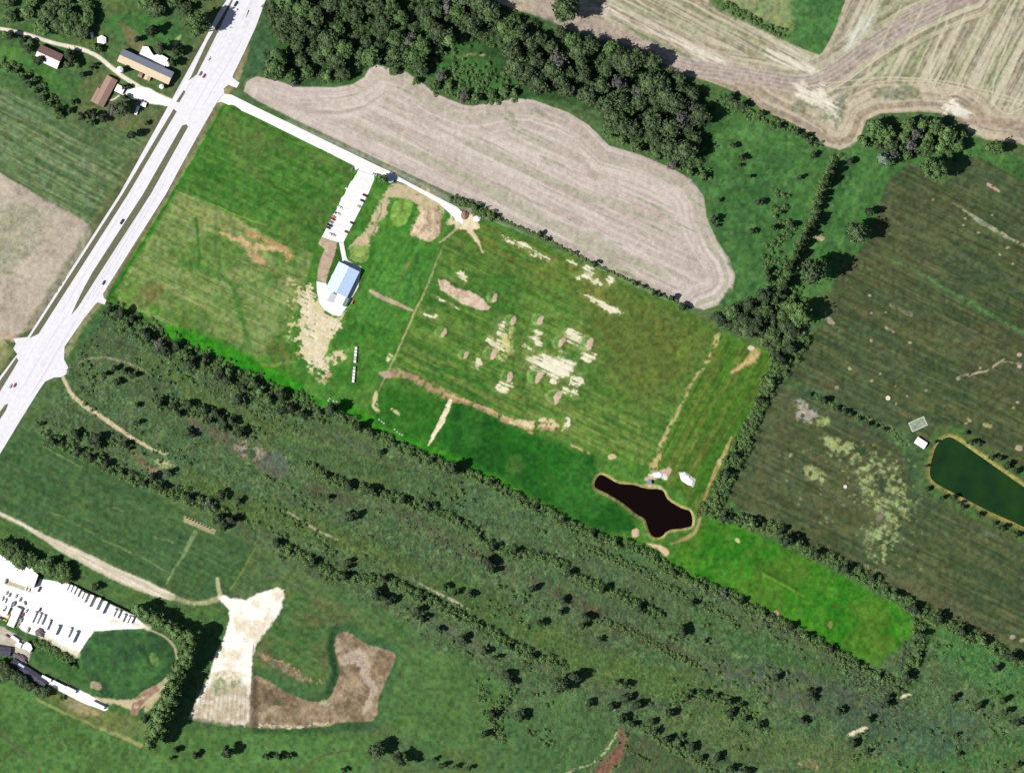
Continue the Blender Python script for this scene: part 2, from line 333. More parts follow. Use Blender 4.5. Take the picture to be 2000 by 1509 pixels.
m = pm([(345,372),(400,396),(460,425),(540,465),(610,495),(600,540),(575,620),(545,655),(510,700),(450,680),(400,665),(340,640),(300,620),(235,590),(222,565),(255,510),(300,440),(328,395)], 6, 4)
paint(m, S(108,138,66), S(132,154,88), 's'); over(m, S(158,166,108), 'sf', .55, .75, .6); over(m, S(84,130,50), 'n70', .5, .66, .6); mul(m, 'sw', .18)
over(pm([(345,372),(450,418),(540,462),(520,480),(420,450),(330,410)], 18, 6), S(150,156,92), 's', .4, .6, .6)
paint(blob(298,570,20,22,0,10,3), S(112,112,66), a=.75); paint(blob(305,605,16,9,10,6,3), S(104,156,58), a=.8); paint(blob(252,570,18,34,20,14,4), S(110,152,60), a=.6)
paint(lm([(383,425),(387,480),(390,520)], 6, 4, 2), S(58,112,42), a=.9); paint(lm([(350,510),(390,520),(420,535),(455,560),(470,620),(490,680)], [6,9,8,8,9,7], 5, 2), S(70,128,52), a=.85)
paint(lm([(455,562),(500,550),(580,530)], [8,4,2], 5, 2), S(76,128,54), a=.7)
for P, w, c in (([(430,455),(470,470),(490,480),(530,485),(565,495)], [4,10,14,9,4], (210,184,134)), ([(480,455),(500,460),(540,480),(575,500)], [6,8,6,3], (196,160,110)), ([(490,478),(498,500),(515,512)], [10,16,6], (204,166,124)), ([(530,470),(560,490),(562,505)], [6,6,8], (200,160,112))):
    over(lm(P, w, 4, 5), S(*c), 'n8', .25, .42)
paint(lm([(400,395),(430,405),(460,420),(520,440)], [2,3,4,2], 2, 2), S(140,176,80), a=.7)
# ditch by the road
m = lm([(432,205),(408,250),(372,312),(340,365),(300,430),(255,505),(215,572)], [14,17,17,20,20,20,16], 8, 2); paint(m, S(38,104,20), S(44,120,22), 'n20'); 
m = lm([(432,208),(408,250),(372,312),(340,365),(300,430),(255,505),(218,572)], 11, 9, 1); relief(m, -1.5)
# lime strip along the south hedge
m = lm([(335,648),(400,672),(470,705),(560,750),(640,782),(720,822),(800,858),(900,905),(1000,950)], [30,34,36,34,26,22,20,16,12], 14, 3); paint(m, S(44,136,14), S(62,148,26), 'n20')
# band around clubhouse
m = pm([(728,345),(800,360),(880,400),(905,440),(870,450),(838,520),(805,600),(770,690),(748,735),(690,765),(655,790),(600,770),(575,700),(600,620),(610,540),(640,470),(700,390)], 8, 4)
paint(m, S(82,136,50), S(64,124,40), 'n60'); mul(m, 'r', .22); over(m, S(104,150,62), 'n20', .55, .7, .5)
m = pm([(755,450),(780,440),(850,480),(835,530),(800,600),(785,650),(740,640),(690,625),(710,560),(735,500)], 6, 3); paint(m, S(84,142,56), S(72,132,46), 'r'); 
paint(lm([(820,490),(805,540),(795,580)], 8, 7), S(52,98,52), a=.6); over(lm([(800,510),(780,550),(765,580)], 6, 3, 2), S(150,120,92), 'n8', .4, .6, .7)
m = pm([(652,480),(668,478),(672,500),(655,530),(645,560),(636,560),(640,530)], 3, 2); paint(m, S(62,104,34))
# earthworks between the lot and the track
E1 = [(757,362),(800,358),(845,378),(868,400),(862,430),(852,460),(830,470),(806,462),(800,450),(820,415),(815,400),(800,390),(770,385),(758,405),(740,440),(720,480),(700,500),(680,505),(685,480),(712,455),(735,410)]
over(pm(E1, 4, 6), S(216,196,160), 'n8', .2, .42, .9)
paint(pm([(786,388),(800,390),(806,400),(800,420),(790,438),(775,442),(762,432),(766,405),(775,392)], 3, 2, True), S(128,172,76), S(140,180,86), 'n20')
paint(pm([(684,484),(700,476),(718,482),(722,498),(712,512),(695,512),(684,502)], 3, 2, True), S(132,166,80), S(146,176,92), 'n8')
m = pm([(826,412),(848,404),(858,420),(864,440),(855,464),(838,472),(815,466),(801,458),(806,442)], 3, 3); paint(m, S(196,170,142), S(228,206,174), 'n8'); relief(pm([(830,412),(852,410),(858,440),(850,464),(820,460),(812,448)], 14, 3), 1.8)
paint(pm([(698,465),(712,462),(720,475),(708,482),(694,478)], 3, 2), S(214,190,152)); paint(lm([(722,385),(745,400),(735,440),(720,470)], 3, 2, 2), S(70,112,40), a=.6)
# cream scrape west of clubhouse
SCR = [(600,558),(618,570),(622,600),(645,618),(672,605),(665,640),(645,655),(636,690),(640,740),(620,725),(598,700),(580,660),(590,620),(584,590)]
ragged(pm(SCR, 16, 9), S(240,226,192), 'n8', 1.7, 'sf', 1.2, 1, .40, .3); ragged(pm(SCR, 26, 6), S(252,242,216), 'n8', 1.6, 's', 1.6, 1, .95, .3); over(pm([(560,540),(620,560),(640,620),(640,700),(680,680),(665,700),(630,750),(570,690),(560,640)], 10, 8), S(226,212,160), 'n8', .52, .64, .8)
over(blob(655,700,22,12,-10,4,5), S(232,216,172), 'n8', .35, .5); over(blob(635,735,14,10,0,4,4), S(200,170,140), 'n8', .4, .55)
paint(lm([(672,612),(660,630),(645,660),(636,690)], 3, 2, 1), S(220,208,168)); paint(blob(593,606,6,6,0,2,1), S(238,226,190)); 
m = blob(545,685,26,20,10,14,4); over(m, S(112,110,60), 'n8', .35, .6, .8); paint(lm([(500,700),(520,715),(570,705)], 4, 5, 3), S(170,150,96), a=.5)
# range bench lines
paint(lm([(723,568),(745,580),(775,593),(806,606)], [6,8,8,4], 2, 1), S(196,176,148))
paint(pm([(628,464),(658,474),(655,492),(642,530),(636,552),(619,548),(623,515),(634,486),(622,476)], 2, 1), S(196,172,148), S(208,186,160), 'n8', idn=6)
paint(lm([(895,440),(880,465),(868,480),(850,520),(830,570),(810,610),(790,655),(770,700),(748,745),(740,765)], [8,6,4,4,4,5,3,3,3,2], 3, 1), S(196,190,128), a=.8)
paint(lm([(905,430),(925,455),(935,475),(943,492)], [16,10,5,1], 3, 3), S(238,220,180)); over(blob(905,432,30,16,10,5,5), S(240,226,190), 'n8', .25, .45)
# big striped field
BIG = [(880,440),(960,438),(1060,480),(1200,545),(1330,608),(1400,650),(1380,710),(1350,760),(1315,830),(1295,880),(1270,912),(1200,895),(1150,880),(1090,850),(1000,820),(940,795),(880,768),(790,735),(765,725),(800,640),(840,550)]
m = pm(BIG, 5, 3); paint(m, S(74,122,42), S(98,134,56), 's'); over(m, S(124,144,70), 'sf', .56, .74, .55); mul(m, 'sw', .28); over(m, S(56,112,40), 'n70', .48, .66, .6)
m = pm([(1100,500),(1330,608),(1398,652),(1340,760),(1260,800),(1180,740),(1150,640)], 60, 10); paint(m, S(104,116,52), S(92,112,48), 's', .8)
over(pm([(900,430),(1060,480),(1200,550),(1180,600),(1050,540),(890,470)], 20, 5), S(120,116,50), 's', .48, .62, .6)
over(pm([(790,730),(1000,815),(1180,880),(1260,900),(1280,840),(1120,780),(900,700),(800,690)], 30, 6), S(132,146,72), 's', .45, .65, .5)
m = blob(1345,678,24,22,0,6,2); paint(m, S(104,126,52), a=.6); paint(blob(1332,690,10,10,0,6,2), S(112,148,56), a=.7)
# dark south field
m = pm([(888,782),(940,800),(1000,832),(1090,865),(1160,892),(1168,925),(1160,955),(1240,1010),(1245,1045),(1180,1040),(1100,1000),(1000,945),(920,905),(845,872),(865,820)], 16, 6)
paint(m, S(26,92,18), S(38,108,26), 'n60'); mul(m, 's', .22); over(m, S(60,122,44), 'n70', .56, .7, .5); paint(blob(1007,908,19,19,0,9,1), S(66,110,40), a=.8)
m = pm([(745,755),(790,765),(880,785),(862,830),(838,868),(790,850),(745,830),(720,800)], 6, 3); paint(m, S(46,110,26), S(58,118,34), 'n20')
# east strip
m = pm([(1402,655),(1505,692),(1505,735),(1485,790),(1455,865),(1430,910),(1410,955),(1385,1000),(1360,1000),(1330,960),(1290,940),(1285,895),(1330,810),(1370,730)], 6, 3)
paint(m, S(64,116,30), S(96,120,46), 'r'); mul(m, 'rw', .25); over(m, S(132,128,60), 'r', .66, .8, .5)
m = pm([(1400,1012),(1500,1055),(1640,1122),(1750,1182),(1788,1212),(1782,1255),(1748,1306),(1640,1268),(1498,1188),(1352,1126),(1310,1095),(1340,1050)], 8, 3); paint(m, S(48,124,18), S(72,134,34), 'n20'); mul(m, 'sw', .2); over(m, S(96,118,42), 'n70', .5, .66, .4)
paint(lm([(1490,1120),(1530,1142),(1570,1165)], 3, 2, 1), S(120,170,60), a=.7); paint(lm([(1500,1118),(1560,1152)], 3, 2, 1), S(56,90,16), a=.7)
paint(blob(1728,1255,22,17,0,7,2), S(98,126,40), a=.55); paint(blob(1620,1218,10,12,0,3,3), S(56,84,20), a=.7); paint(blob(1622,1220,5,8,0,2,2), S(150,168,80), a=.7); paint(blob(1630,1182,5,5), S(84,84,36), a=.8)
# tracks and bare soil of the property
paint(lm([(903,425),(918,448),(932,470),(943,494)], [18,11,6,1.5], 3, 3), S(238,220,180)); ragged(blob(908,434,30,16,10,8,5), S(240,226,190), 'n8', 1.0, 'n20', .5)
paint(lm([(858,475),(900,440)], [3,5], 2, 2), S(206,192,150), a=.7)
over(lm([(1402,655),(1385,700),(1350,750),(1325,800),(1300,850),(1285,890),(1275,915)], [10,6,5,6,8,12,16], 4, 3), S(204,188,128), 'n8', .35, .55, .9)
paint(lm([(1432,900),(1420,860),(1405,902),(1385,950),(1372,990),(1365,1020),(1350,1045),(1310,1062)][2:], [10,6,6,5,9,2], 3, 1), S(176,158,104), a=.9)
paint(lm([(1428,855),(1415,885),(1405,905)], [4,8,7], 3, 1), S(196,178,120), a=.85); over(lm([(1475,690),(1460,708),(1430,728)], [20,12,4], 5, 4), S(208,184,124), 'n20', .3, .5, .9)
paint(blob(1405,902,5,6), S(214,192,148)); paint(blob(1466,680,7,4,0,2,2), S(244,226,196))
over(lm([(765,728),(800,735),(850,760),(890,780),(940,795),(1000,825),(1050,832),(1100,835)], [14,12,18,12,8,10,16,8], 4, 4), S(186,152,122), 'n8', .3, .5, .9)
over(lm([(1000,825),(1040,828),(1070,825),(1098,838)], [8,14,18,8], 4, 4), S(232,214,168), 'n8', .35, .5); over(lm([(870,770),(960,800),(1040,845)], 4, 3, 3), S(206,184,130), 'n8', .3, .5)
over(lm([(1110,866),(1150,885)], 4, 3, 2), S(210,184,130), 'n8', .3, .5); over(blob(1195,892,9,6), S(216,204,150), 'n8', .3, .5); 
over(lm([(735,765),(732,785),(738,802)], [4,14,8], 3, 4), S(224,214,160), 'n8', .3, .45); over(lm([(880,782),(870,805),(858,830),(838,868)], [6,11,12,4], 2, 3), S(246,236,196), 'n8', .12, .3)
over(lm([(765,800),(782,812)], 5, 2, 3), S(214,206,150), 'n8', .3, .45); paint(blob(752,732,12,6,20,3,3), S(200,174,150))
CREAM = [(1058,708,26,14,15),(1078,718,30,10,20),(1082,705,34,4,26),(1105,712,14,6,15),(1118,658,16,12,25),(1140,672,16,8,40),(1150,698,14,8,0),(1128,742,12,8,-15),(1098,687,8,3,26),(1028,677,8,3,26),(1048,655,9,9,0),(1052,665,7,7,40),(980,640,11,12,0),(975,668,15,4,22),(985,655,13,5,22),(966,672,8,6,20),(955,664,5,4,0),(978,680,8,3,22),(905,545,4,5,0),(900,538,8,3,40),(862,585,12,2.4,28),(888,600,8,2.2,28),(1150,532,10,10,0),(1162,550,12,8,20),(1140,542,12,4,10),(1055,500,20,4,26),(1022,478,8,4,26),(1120,515,8,4,26),(1165,590,22,4,28),(1190,600,24,3.5,26),(1193,548,5,9,25),(1010,475,30,2.5,26),(1100,730,8,10,0),(1085,742,6,8,20),(1105,765,8,5,-30),(1120,768,8,5,-50),(932,708,6,8,20),(985,755,13,9,0),(835,614,7,3,26),(850,620,5,3,26),(1110,826,4,8,0),(760,700,5,4,0)]
for x, y, a_, b_, g_ in CREAM:
    mm = blob(x, y, a_ * 1.2, b_ * 1.25, g_, max(4, b_ * .9), 6); paint(blob(x, y, a_ * 1.7, b_ * 1.8, g_, b_ * 2, 6), S(160,168,98), a=.35); ragged(mm, S(250,243,210), 'n8', 1.7, 'sf', 2.1, .95, .42, .6)
over(pm([(1035,690),(1095,700),(1125,712),(1120,725),(1095,735),(1060,728)], 8, 8), S(250,244,216), 'sf', .3, .5)
over(pm([(955,690),(1000,640),(1000,690),(975,700)], 8, 8), S(226,222,150), 'n8', .45, .6, .8)
# small mounds, shade on their eastern slope painted in as tan
MND = [(998,625,8),(1050,625,9),(1092,668,9),(1146,670,11),(958,690,9),(990,735,9),(1045,735,11),(1083,775,11),(905,692,7),(862,648,8),(962,580,8)]
for x, y, r_ in MND:
    paint(blob(x - 2, y, r_ * 1.35, r_ * 1.5, 20, 2, 3), S(160,180,108), a=.55); paint(blob(x - 3, y - 1, r_ * .8, r_, 20, 3, 2), S(88,142,58), a=.8)
    paint(blob(x + r_ * .6, y + 1, r_ * .55, r_ * 1.25, 25, 2, 3), S(232,204,178)); relief(blob(x, y, r_ * 1.1, r_ * 1.3, 20, r_ * 1.4, 0), 1.3)
m = pm([(856,545),(870,546),(890,562),(915,568),(940,580),(958,600),(952,607),(930,603),(900,590),(875,575),(860,562)], 2.5, 3); paint(m, S(212,184,156), S(236,214,188), 'n8'); relief(m, .5); paint(blob(893,582,4,7,20,2,3), S(140,170,100), a=.6)
# pond 1
POND_W = [(1167,934),(1176,928),(1196,939),(1212,946),(1237,948),(1262,955),(1292,958),(1303,976),(1328,992),(1347,1000),(1350,1024),(1333,1030),(1308,1033),(1290,1046),(1276,1046),(1268,1036),(1260,1013),(1244,1003),(1216,981),(1188,964),(1163,950)]
s, d = sdist(spline(POND_W, 4), 1, 14)
paint((s, sm(d, -8, -4)), S(190,184,116), S(160,150,92), 'n3'); paint((s, sm(d, -2.5, 1)), S(40,34,22)); Z[s] -= sm(d, -7, 2) * 1.8
paint(lm([(1262,935),(1290,925),(1305,920)], [8,18,14], 4, 3), S(214,188,166)); paint(lm([(1268,926),(1290,928),(1300,932)], [4,10,8], 3, 3), S(244,240,228))
paint(pm([(1326,922),(1337,921),(1358,936),(1354,951),(1342,945),(1328,932)], 2, 1), S(250,250,245)); paint(blob(1241,1041,8,9,0,3,3), S(222,190,160)); paint(lm([(1265,1060),(1285,1068),(1300,1078)], [3,9,14], 3, 2), S(232,204,166))
paint(blob(1440,1055,5,4,0,2,2), S(210,200,150)); paint(blob(1517,1198,6,5,30,2,2), S(206,160,138)); paint(blob(1275,948,18,3,8,3,1), S(226,212,170), a=.7)
# ---- west side fields
WL = [(-45,150),(0,170),(60,200),(125,232),(200,240),(270,262),(300,262),(268,325),(225,395),(185,442),(150,420),(85,385),(0,330),(-45,310)]
m = pm(WL, 3, 2); paint(m, S(84,112,68), S(108,134,88), 'l', idn=4); over(m, S(146,158,116), 'l', .58, .76, .55); mul(m, 'n60', .1)
for k_ in range(7): paint(lm([(-20,205+k_*19),(60,243+k_*19),(140,280+k_*19),(200,305+k_*17)], 2.4, 2.5, 1), S(146,156,112), a=.5)
paint(lm([(120,310),(190,335),(232,330),(240,315),(225,290),(180,270)], 3, 3, 1), S(132,142,96), a=.45); paint(lm([(250,300),(248,330),(210,390),(185,430)], 5, 4, 1), S(120,132,84), a=.6)
m = pm([(125,225),(150,210),(200,200),(250,235),(300,225),(322,210),(300,262),(262,262),(200,245)], 8, 4); paint(m, S(102,112,74), S(84,114,66), 'n20')
m = pm([(-45,325),(0,338),(85,388),(150,420),(178,440),(178,460),(150,520),(110,590),(70,640),(30,655),(-45,680)], 3, 1.5)
paint(m, S(186,172,156), S(202,189,170), 'n60', idn=4); over(m, S(160,162,132), 'n160', .45, .6, .7); mul(m, 'n8', .06); mul(m, 'sf', .06)
paint(lm([(85,388),(150,420),(182,442),(180,462)], 6, 4, 1), S(120,136,96), a=.7); paint(lm([(30,660),(0,650)], 14, 8, 2), S(196,176,150)); 
m = pm([(-45,665),(10,665),(25,690),(5,720),(-45,790)], 3, 2); paint(m, S(142,148,96), S(164,162,116), 'n20')
# verge by the cycle path
m = lm([(440,-20),(395,80),(335,190),(230,375),(120,550),(45,665),(-30,770)], 26, 8, 2); paint(m, S(104,112,74), a=.6)
m = lm([(520,40),(455,160),(420,215),(352,335),(205,570),(165,630),(130,690)], 14, 6, 2); paint(m, S(166,156,118), a=.75)
paint(pm([(205,595),(150,655),(135,690),(140,720),(250,700),(300,660),(260,610)], 10, 6), S(66,108,62), S(76,118,62), 'n20')
# farm yard
m = pm([(170,140),(215,135),(240,160),(300,215),(320,210),(285,260),(200,240),(150,225),(155,180)], 8, 4); paint(m, S(110,114,76), S(92,118,66), 'n8', .8)
m = pm([(0,125),(60,110),(110,140),(130,165),(125,190),(70,160),(0,140)], 6, 3); paint(m, S(76,124,58)); paint(pm([(-20,85),(45,95),(45,130),(0,120)], 3, 2), S(84,128,60))
paint(pm([(180,40),(260,20),(330,40),(360,60),(345,95),(300,80),(250,75)], 10, 6), S(70,116,56)); paint(lm([(235,45),(260,75),(275,95)], [6,22,16], 6, 4), S(128,120,84), a=.8)
paint(lm([(352,70),(342,85)], [4,10], 3, 1), S(160,178,118))
paint(lm([(-45,52),(0,56),(30,62),(60,70),(100,83),(130,90),(165,98),(190,110),(215,130),(240,150),(265,166),(285,180),(310,190),(345,205)], [6,6,6,7,7,7,8,8,8,8,9,14,14,14], 2, .6), S(250,242,220), idn=6)
paint(pm([(262,172),(290,172),(310,185),(345,200),(350,212),(310,204),(285,202),(262,192),(240,188),(240,178)], 3, 1), np.array([.6,.59,.57]), idn=6); paint(lm([(213,196),(222,194),(232,187)], 3, 1.5), S(238,232,210), idn=6)
paint(pm([(265,200),(282,198),(272,222),(258,226)], 5, 3), S(150,150,110), a=.8)
# ---- scrub country, south
SCRUB = [(140,700),(215,610),(300,660),(420,710),(560,780),(700,850),(850,910),(1000,980),(1150,1050),(1300,1120),(1500,1215),(1700,1320),(1800,1220),(2046,1330),(2046,1556),(1150,1556),(1000,1400),(800,1220),(600,1120),(480,1050),(350,960),(130,860),(70,840),(110,770)]
m = pm(SCRUB, 12, 6); paint(m, S(82,110,68), S(96,120,76), 'n20'); over(m, S(58,84,54), 'n8', .48, .64, .7); over(m, S(104,134,82), 'n8', .6, .72, .55); mul(m, 'n3', .55); mul(m, 'n8', .5); over(m, S(84,100,66), 'n70', .5, .64, .5)
for P, w, c in (([(290,700),(420,790),(560,850),(720,920),(900,960)], [14,26,40,40,10], (104,118,60)), ([(380,930),(470,990),(560,1010),(680,1060),(800,1110),(900,1150)], [40,50,44,40,30,20], (98,116,52)),
                ([(1060,1230),(1150,1290),(1300,1330),(1400,1370),(1480,1400)], [40,60,70,50,30], (102,122,58)), ([(1300,1400),(1420,1440),(1560,1470),(1700,1500)], [30,60,60,40], (108,120,70)), ([(860,1130),(960,1190),(1060,1250)], [20,50,30], (90,110,50)),
                ([(1360,1200),(1500,1270),(1640,1320)], [30,40,20], (78,112,56)), ([(1830,1240),(1950,1310),(2046,1370)], [60,90,90], (84,132,66)), ([(1680,1500),(1900,1480),(2046,1450)], [20,50,40], (84,124,62)),
                ([(1650,1400),(1800,1440),(1900,1420)], [50,90,60], (84,104,84)), ([(1500,1310),(1620,1370),(1700,1400)], [20,60,60], (92,100,78)), ([(1480,1310),(1600,1330),(1700,1380)], 24, (98,102,88)),
                ([(560,870),(760,920),(900,980),(1050,1010)], [20,30,30,16], (84,108,72))):
    m = lm(P, w, 24, 10); paint(m, S(c[0] - 14, c[1] - 4, c[2] - 6), a=.55); mul(m, 'n3', .25); over(m, S(100,114,60), 'n20', .6, .72, .4)
GREY = [([(340,800),(420,850),(500,890),(550,925)], [16,30,40,26], (116,106,96)), ([(1030,1130),(1120,1175),(1230,1230),(1310,1270),(1355,1285)], [18,26,26,26,14], (98,86,76)), ([(1380,1300),(1450,1320),(1520,1350),(1600,1390)], [20,32,30,20], (102,100,92)),
        ([(800,1180),(880,1235),(960,1280)], [10,22,16], (104,98,92)), ([(760,990),(850,1040),(960,1090),(1000,1130)], [16,26,30,20], (104,104,84)), ([(600,950),(650,970),(700,980)], 20, (100,92,82)), ([(1345,1372),(1400,1375)], 14, (96,92,86)),
        ([(1200,1345),(1250,1365),(1300,1385)], 16, (96,98,92)), ([(1050,1300),(1090,1310)], 14, (110,104,90)), ([(255,880),(285,910)], 12, (150,112,96))]
for P, w, c in GREY:
    m = lm(P, w, 8, 6); over(m, S(c[0] - 8, c[1] - 2, c[2] - 14), 'n8', .36, .58, .75)
over(blob(490,880,34,14,22,6,6), S(166,156,140), 'n8', .4, .6, .8)
paint(pm([(515,890),(545,880),(562,900),(560,925),(540,932),(510,915)], 8, 4), S(100,108,94), a=.7)
# dirt tracks in the scrub
paint(lm([(124,738),(132,755),(142,772),(160,788),(190,808),(225,833),(260,856),(295,876)], [7,7,8,9,8,8,7,5], 2, 1.5), S(214,200,160), idn=6); over(lm([(295,876),(325,886)], 5, 2, 3), S(230,220,180), 'n8', .4, .5)
for P, w, a_ in (([(550,995),(580,1010),(620,1035),(660,1053)], [3,4,5,2], .85), ([(820,1140),(860,1160),(912,1187)], [2,5,4], .9), ([(130,720),(180,700),(240,705),(290,730)], 5, .4), ([(660,1053),(760,1100),(820,1140)], 3, .15)):
    over(lm(P, w, 3, 2), S(192,180,144), 'n8', .3, .5, a_)
over(blob(320,905,18,10,10,5,6), S(168,176,124), 'n3', .3, .6); over(blob(300,920,18,9,40,4,6), S(176,136,116), 'n3', .3, .6); over(blob(205,888,14,5,25,4,4), S(180,150,128), 'n3', .35, .6)
for x, y, a_, b_ in ((1684,1424,12,5),(1665,1432,10,3),(1770,1358,14,3)): paint(blob(x, y, a_, b_, -18, 2, 3), S(232,226,184))
over(blob(1580,1490,26,8,10,5,5), S(160,146,110), 'n8', .4, .6, .8)
# ---- south-west crops
m = pm([(-45,905),(60,840),(85,852),(170,905),(300,965),(400,1020),(500,1070),(478,1110),(440,1162),(400,1172),(330,1158),(250,1110),(160,1068),(60,1020),(-45,970)], 4, 3); paint(m, S(66,100,56), S(78,110,64), 's', idn=4); over(m, S(84,116,62), 'n70', .5, .68, .5); mul(m, 'sf', .14)
for P in ([(200,1055),(260,1080),(335,1120)], [(150,1025),(185,1042)], [(300,1048),(338,1060)], [(85,870),(120,892),(160,912)], [(220,990),(240,998)], [(100,1000),(125,1010)]): paint(lm(P, 2, 2, 2), S(150,162,104), a=.6)
paint(lm([(380,1040),(360,1080),(335,1120),(326,1140)], [10,6,5,4], 3, 2), S(136,156,102), a=.8); paint(lm([(498,1070),(470,1120),(450,1150)], 4, 2, 1), S(120,140,60), a=.7)
paint(pm([(361,1006),(422,1034),(418,1045),(358,1018)], 1.5, .5), S(176,168,128)); 
m = pm([(-45,985),(60,1040),(200,1110),(330,1175),(400,1180),(440,1185),(447,1215),(420,1240),(380,1215),(290,1180),(200,1150),(120,1110),(30,1060),(-45,1020)], 6, 3); paint(m, S(84,118,60), S(74,112,56), 's')
over(m, S(112,130,72), 'sf', .6, .75, .5)
paint(lm([(-45,985),(0,1003),(40,1022),(85,1048),(130,1072),(180,1098),(230,1122),(290,1148),(335,1165)], [7,7,7,10,20,22,24,22,14], 4, 1.5), S(244,234,212), S(216,206,178), 'sf', idn=6)
paint(lm([(335,1165),(380,1178),(425,1170)], [12,8,12], 5, 2), S(188,186,140), a=.8); paint(lm([(424,1130),(430,1165)], [6,10], 3, 1), S(200,194,150), a=.85)
DIRT = [(424,1165),(440,1160),(455,1168),(478,1170),(505,1158),(540,1146),(553,1150),(557,1168),(550,1190),(538,1215),(520,1235),(503,1252),(494,1280),(490,1340),(487,1400),(478,1417),(440,1410),(405,1402),(370,1398),(378,1375),(408,1320),(420,1280),(438,1245),(447,1215),(448,1190),(436,1175)]
m = pm(DIRT, 3, 3); paint(m, S(248,236,210), np.array([.55,.52,.47]), 'n20', idn=8); s = pm([(372,1400),(395,1350),(420,1330),(490,1335),(487,1412),(440,1412)], 14, 2)
paint(s, S(204,188,160), S(234,222,200), 'n8'); 
for k_ in range(13): paint(lm([(388+k_*8.4,1335+k_*1.5),(378+k_*9,1400+k_*1.4)], 2.2, 2.5, 1.5), S(168,150,118), a=.5)
over(blob(440,1335,30,22,-10,10,6), S(130,150,92), 'n8', .42, .6, .8); paint(lm([(495,1260),(492,1340),(489,1405)], 3, 3, 1), S(150,130,100), a=.7)
# inner grass and dry basin with sloping banks
m = pm([(560,1150),(640,1170),(720,1190),(800,1230),(790,1262),(690,1225),(655,1228),(645,1260),(640,1320),(620,1345),(580,1330),(505,1290),(505,1250),(545,1200)], 6, 4); paint(m, S(70,112,56), S(92,118,66), 'd'); over(m, S(112,104,70), 'n70', .52, .66, .5)
BASIN = [(492,1325),(510,1322),(560,1352),(600,1368),(628,1370),(644,1362),(655,1338),(664,1312),(658,1285),(655,1262),(658,1240),(674,1234),(692,1242),(716,1258),(750,1267),(773,1280),(764,1305),(752,1332),(738,1368),(729,1406),(664,1410),(640,1417),(575,1422),(500,1420),(488,1412),(490,1370)]
s, d = sdist(spline(BASIN, 3), 1, 26); wl = sm(PX[s], 488, 506); Z[s] -= sm(d, -17, 0) * 3.0 * wl
paint((s, sm(d, -22, -14) * wl), S(64,96,60), S(56,104,54), 'n8', .8)
m = (s, sm(d, -2, 1.5)); paint(m, S(138,120,92), S(170,150,122), 'n20', idn=9); mul(m, 'n3', .2)
m = lm([(672,1290),(700,1282),(712,1300),(715,1325),(728,1345),(722,1370),(710,1390)], [20,26,22,18,16,12,8], 4, 5); over(m, S(196,178,158), 'n3', .15, .4); over(blob(725,1292,24,10,10,4,6), S(180,160,134), 'n8', .4, .55)
over(lm([(660,1250),(662,1275),(670,1295)], 10, 4, 4), S(184,166,140), 'n8', .35, .5); paint(pm([(745,1268),(772,1282),(750,1320),(725,1305),(730,1285)], 8, 4), S(112,92,66), a=.6)
over(pm([(495,1328),(560,1358),(600,1375),(560,1385),(495,1370)], 8, 6), S(92,72,54), 'n20', .35, .55, .7)
over(lm([(500,1416),(560,1420),(600,1417),(640,1412)], 5, 2, 4), S(216,212,180), 'n3', .4, .6); over(blob(637,1376,14,6,0,3,6), S(196,196,160), 'n3', .45, .6); paint(blob(541,1373,5,5,0,3,2), S(60,110,62), a=.9)
m = lm([(506,1275),(540,1295),(580,1318),(605,1330)], [8,16,16,6], 5, 4); over(m, S(136,124,98), 'n3', .1, .5); over(lm([(512,1280),(560,1300),(600,1325),(632,1334)], [10,12,10,6], 3, 5), S(222,160,126), 'n3', .54, .66, .8)
# south fields
m = pm([(800,1262),(880,1270),(960,1320),(1000,1345),(960,1400),(930,1470),(800,1440),(745,1400),(770,1330),(785,1280)], 10, 6); paint(m, S(80,116,60), S(88,124,66), 'n60'); mul(m, 's', .14)
m = pm([(1000,1400),(1100,1345),(1150,1385),(1215,1420),(1195,1470),(1130,1520),(1000,1556),(880,1556),(960,1470)], 10, 6); paint(m, S(76,110,62), S(88,120,70), 'n60'); mul(m, 'r', .16)
m = pm([(1225,1425),(1300,1460),(1400,1530),(1420,1556),(1180,1556),(1225,1470)], 6, 4); paint(m, S(70,98,56), S(86,98,66), 'r')
over(lm([(1212,1425),(1216,1455),(1195,1485),(1170,1505)], [10,18,24,18], 4, 3), S(132,96,78), 'n8', .2, .4); over(lm([(1206,1425),(1195,1450),(1165,1485),(1100,1510)], 4, 2, 3), S(178,176,130), 'n3', .4, .5)
m = pm([(-45,1330),(60,1340),(140,1385),(210,1420),(280,1450),(380,1420),(480,1430),(700,1430),(740,1440),(700,1556),(-45,1556)], 8, 6); paint(m, S(80,118,58), S(88,130,66), 'n60'); over(m, S(98,142,76), 'n20', .55, .7, .5); mul(m, 'n8', .14)
paint(lm([(70,1362),(110,1385),(170,1410),(230,1435),(275,1455)], [3,4,5,8,8], 3, 2), S(168,164,108), a=.8); m = pm([(85,1350),(125,1355),(180,1375),(285,1410),(290,1440),(225,1430),(130,1395)], 6, 3); paint(m, S(116,128,72), a=.8); paint(pm([(128,1360),(170,1375),(200,1395),(160,1398),(130,1380)], 8, 3), S(176,162,124), a=.8)
for P in ([(0,1430),(20,1448),(28,1455),(20,1470),(-5,1490)], [(28,1455),(60,1480),(80,1510)], [(560,1530),(620,1480),(680,1465)]): paint(lm(P, [5,4,3,3,3][:len(P)], 2, 2), S(96,92,66), a=.7)
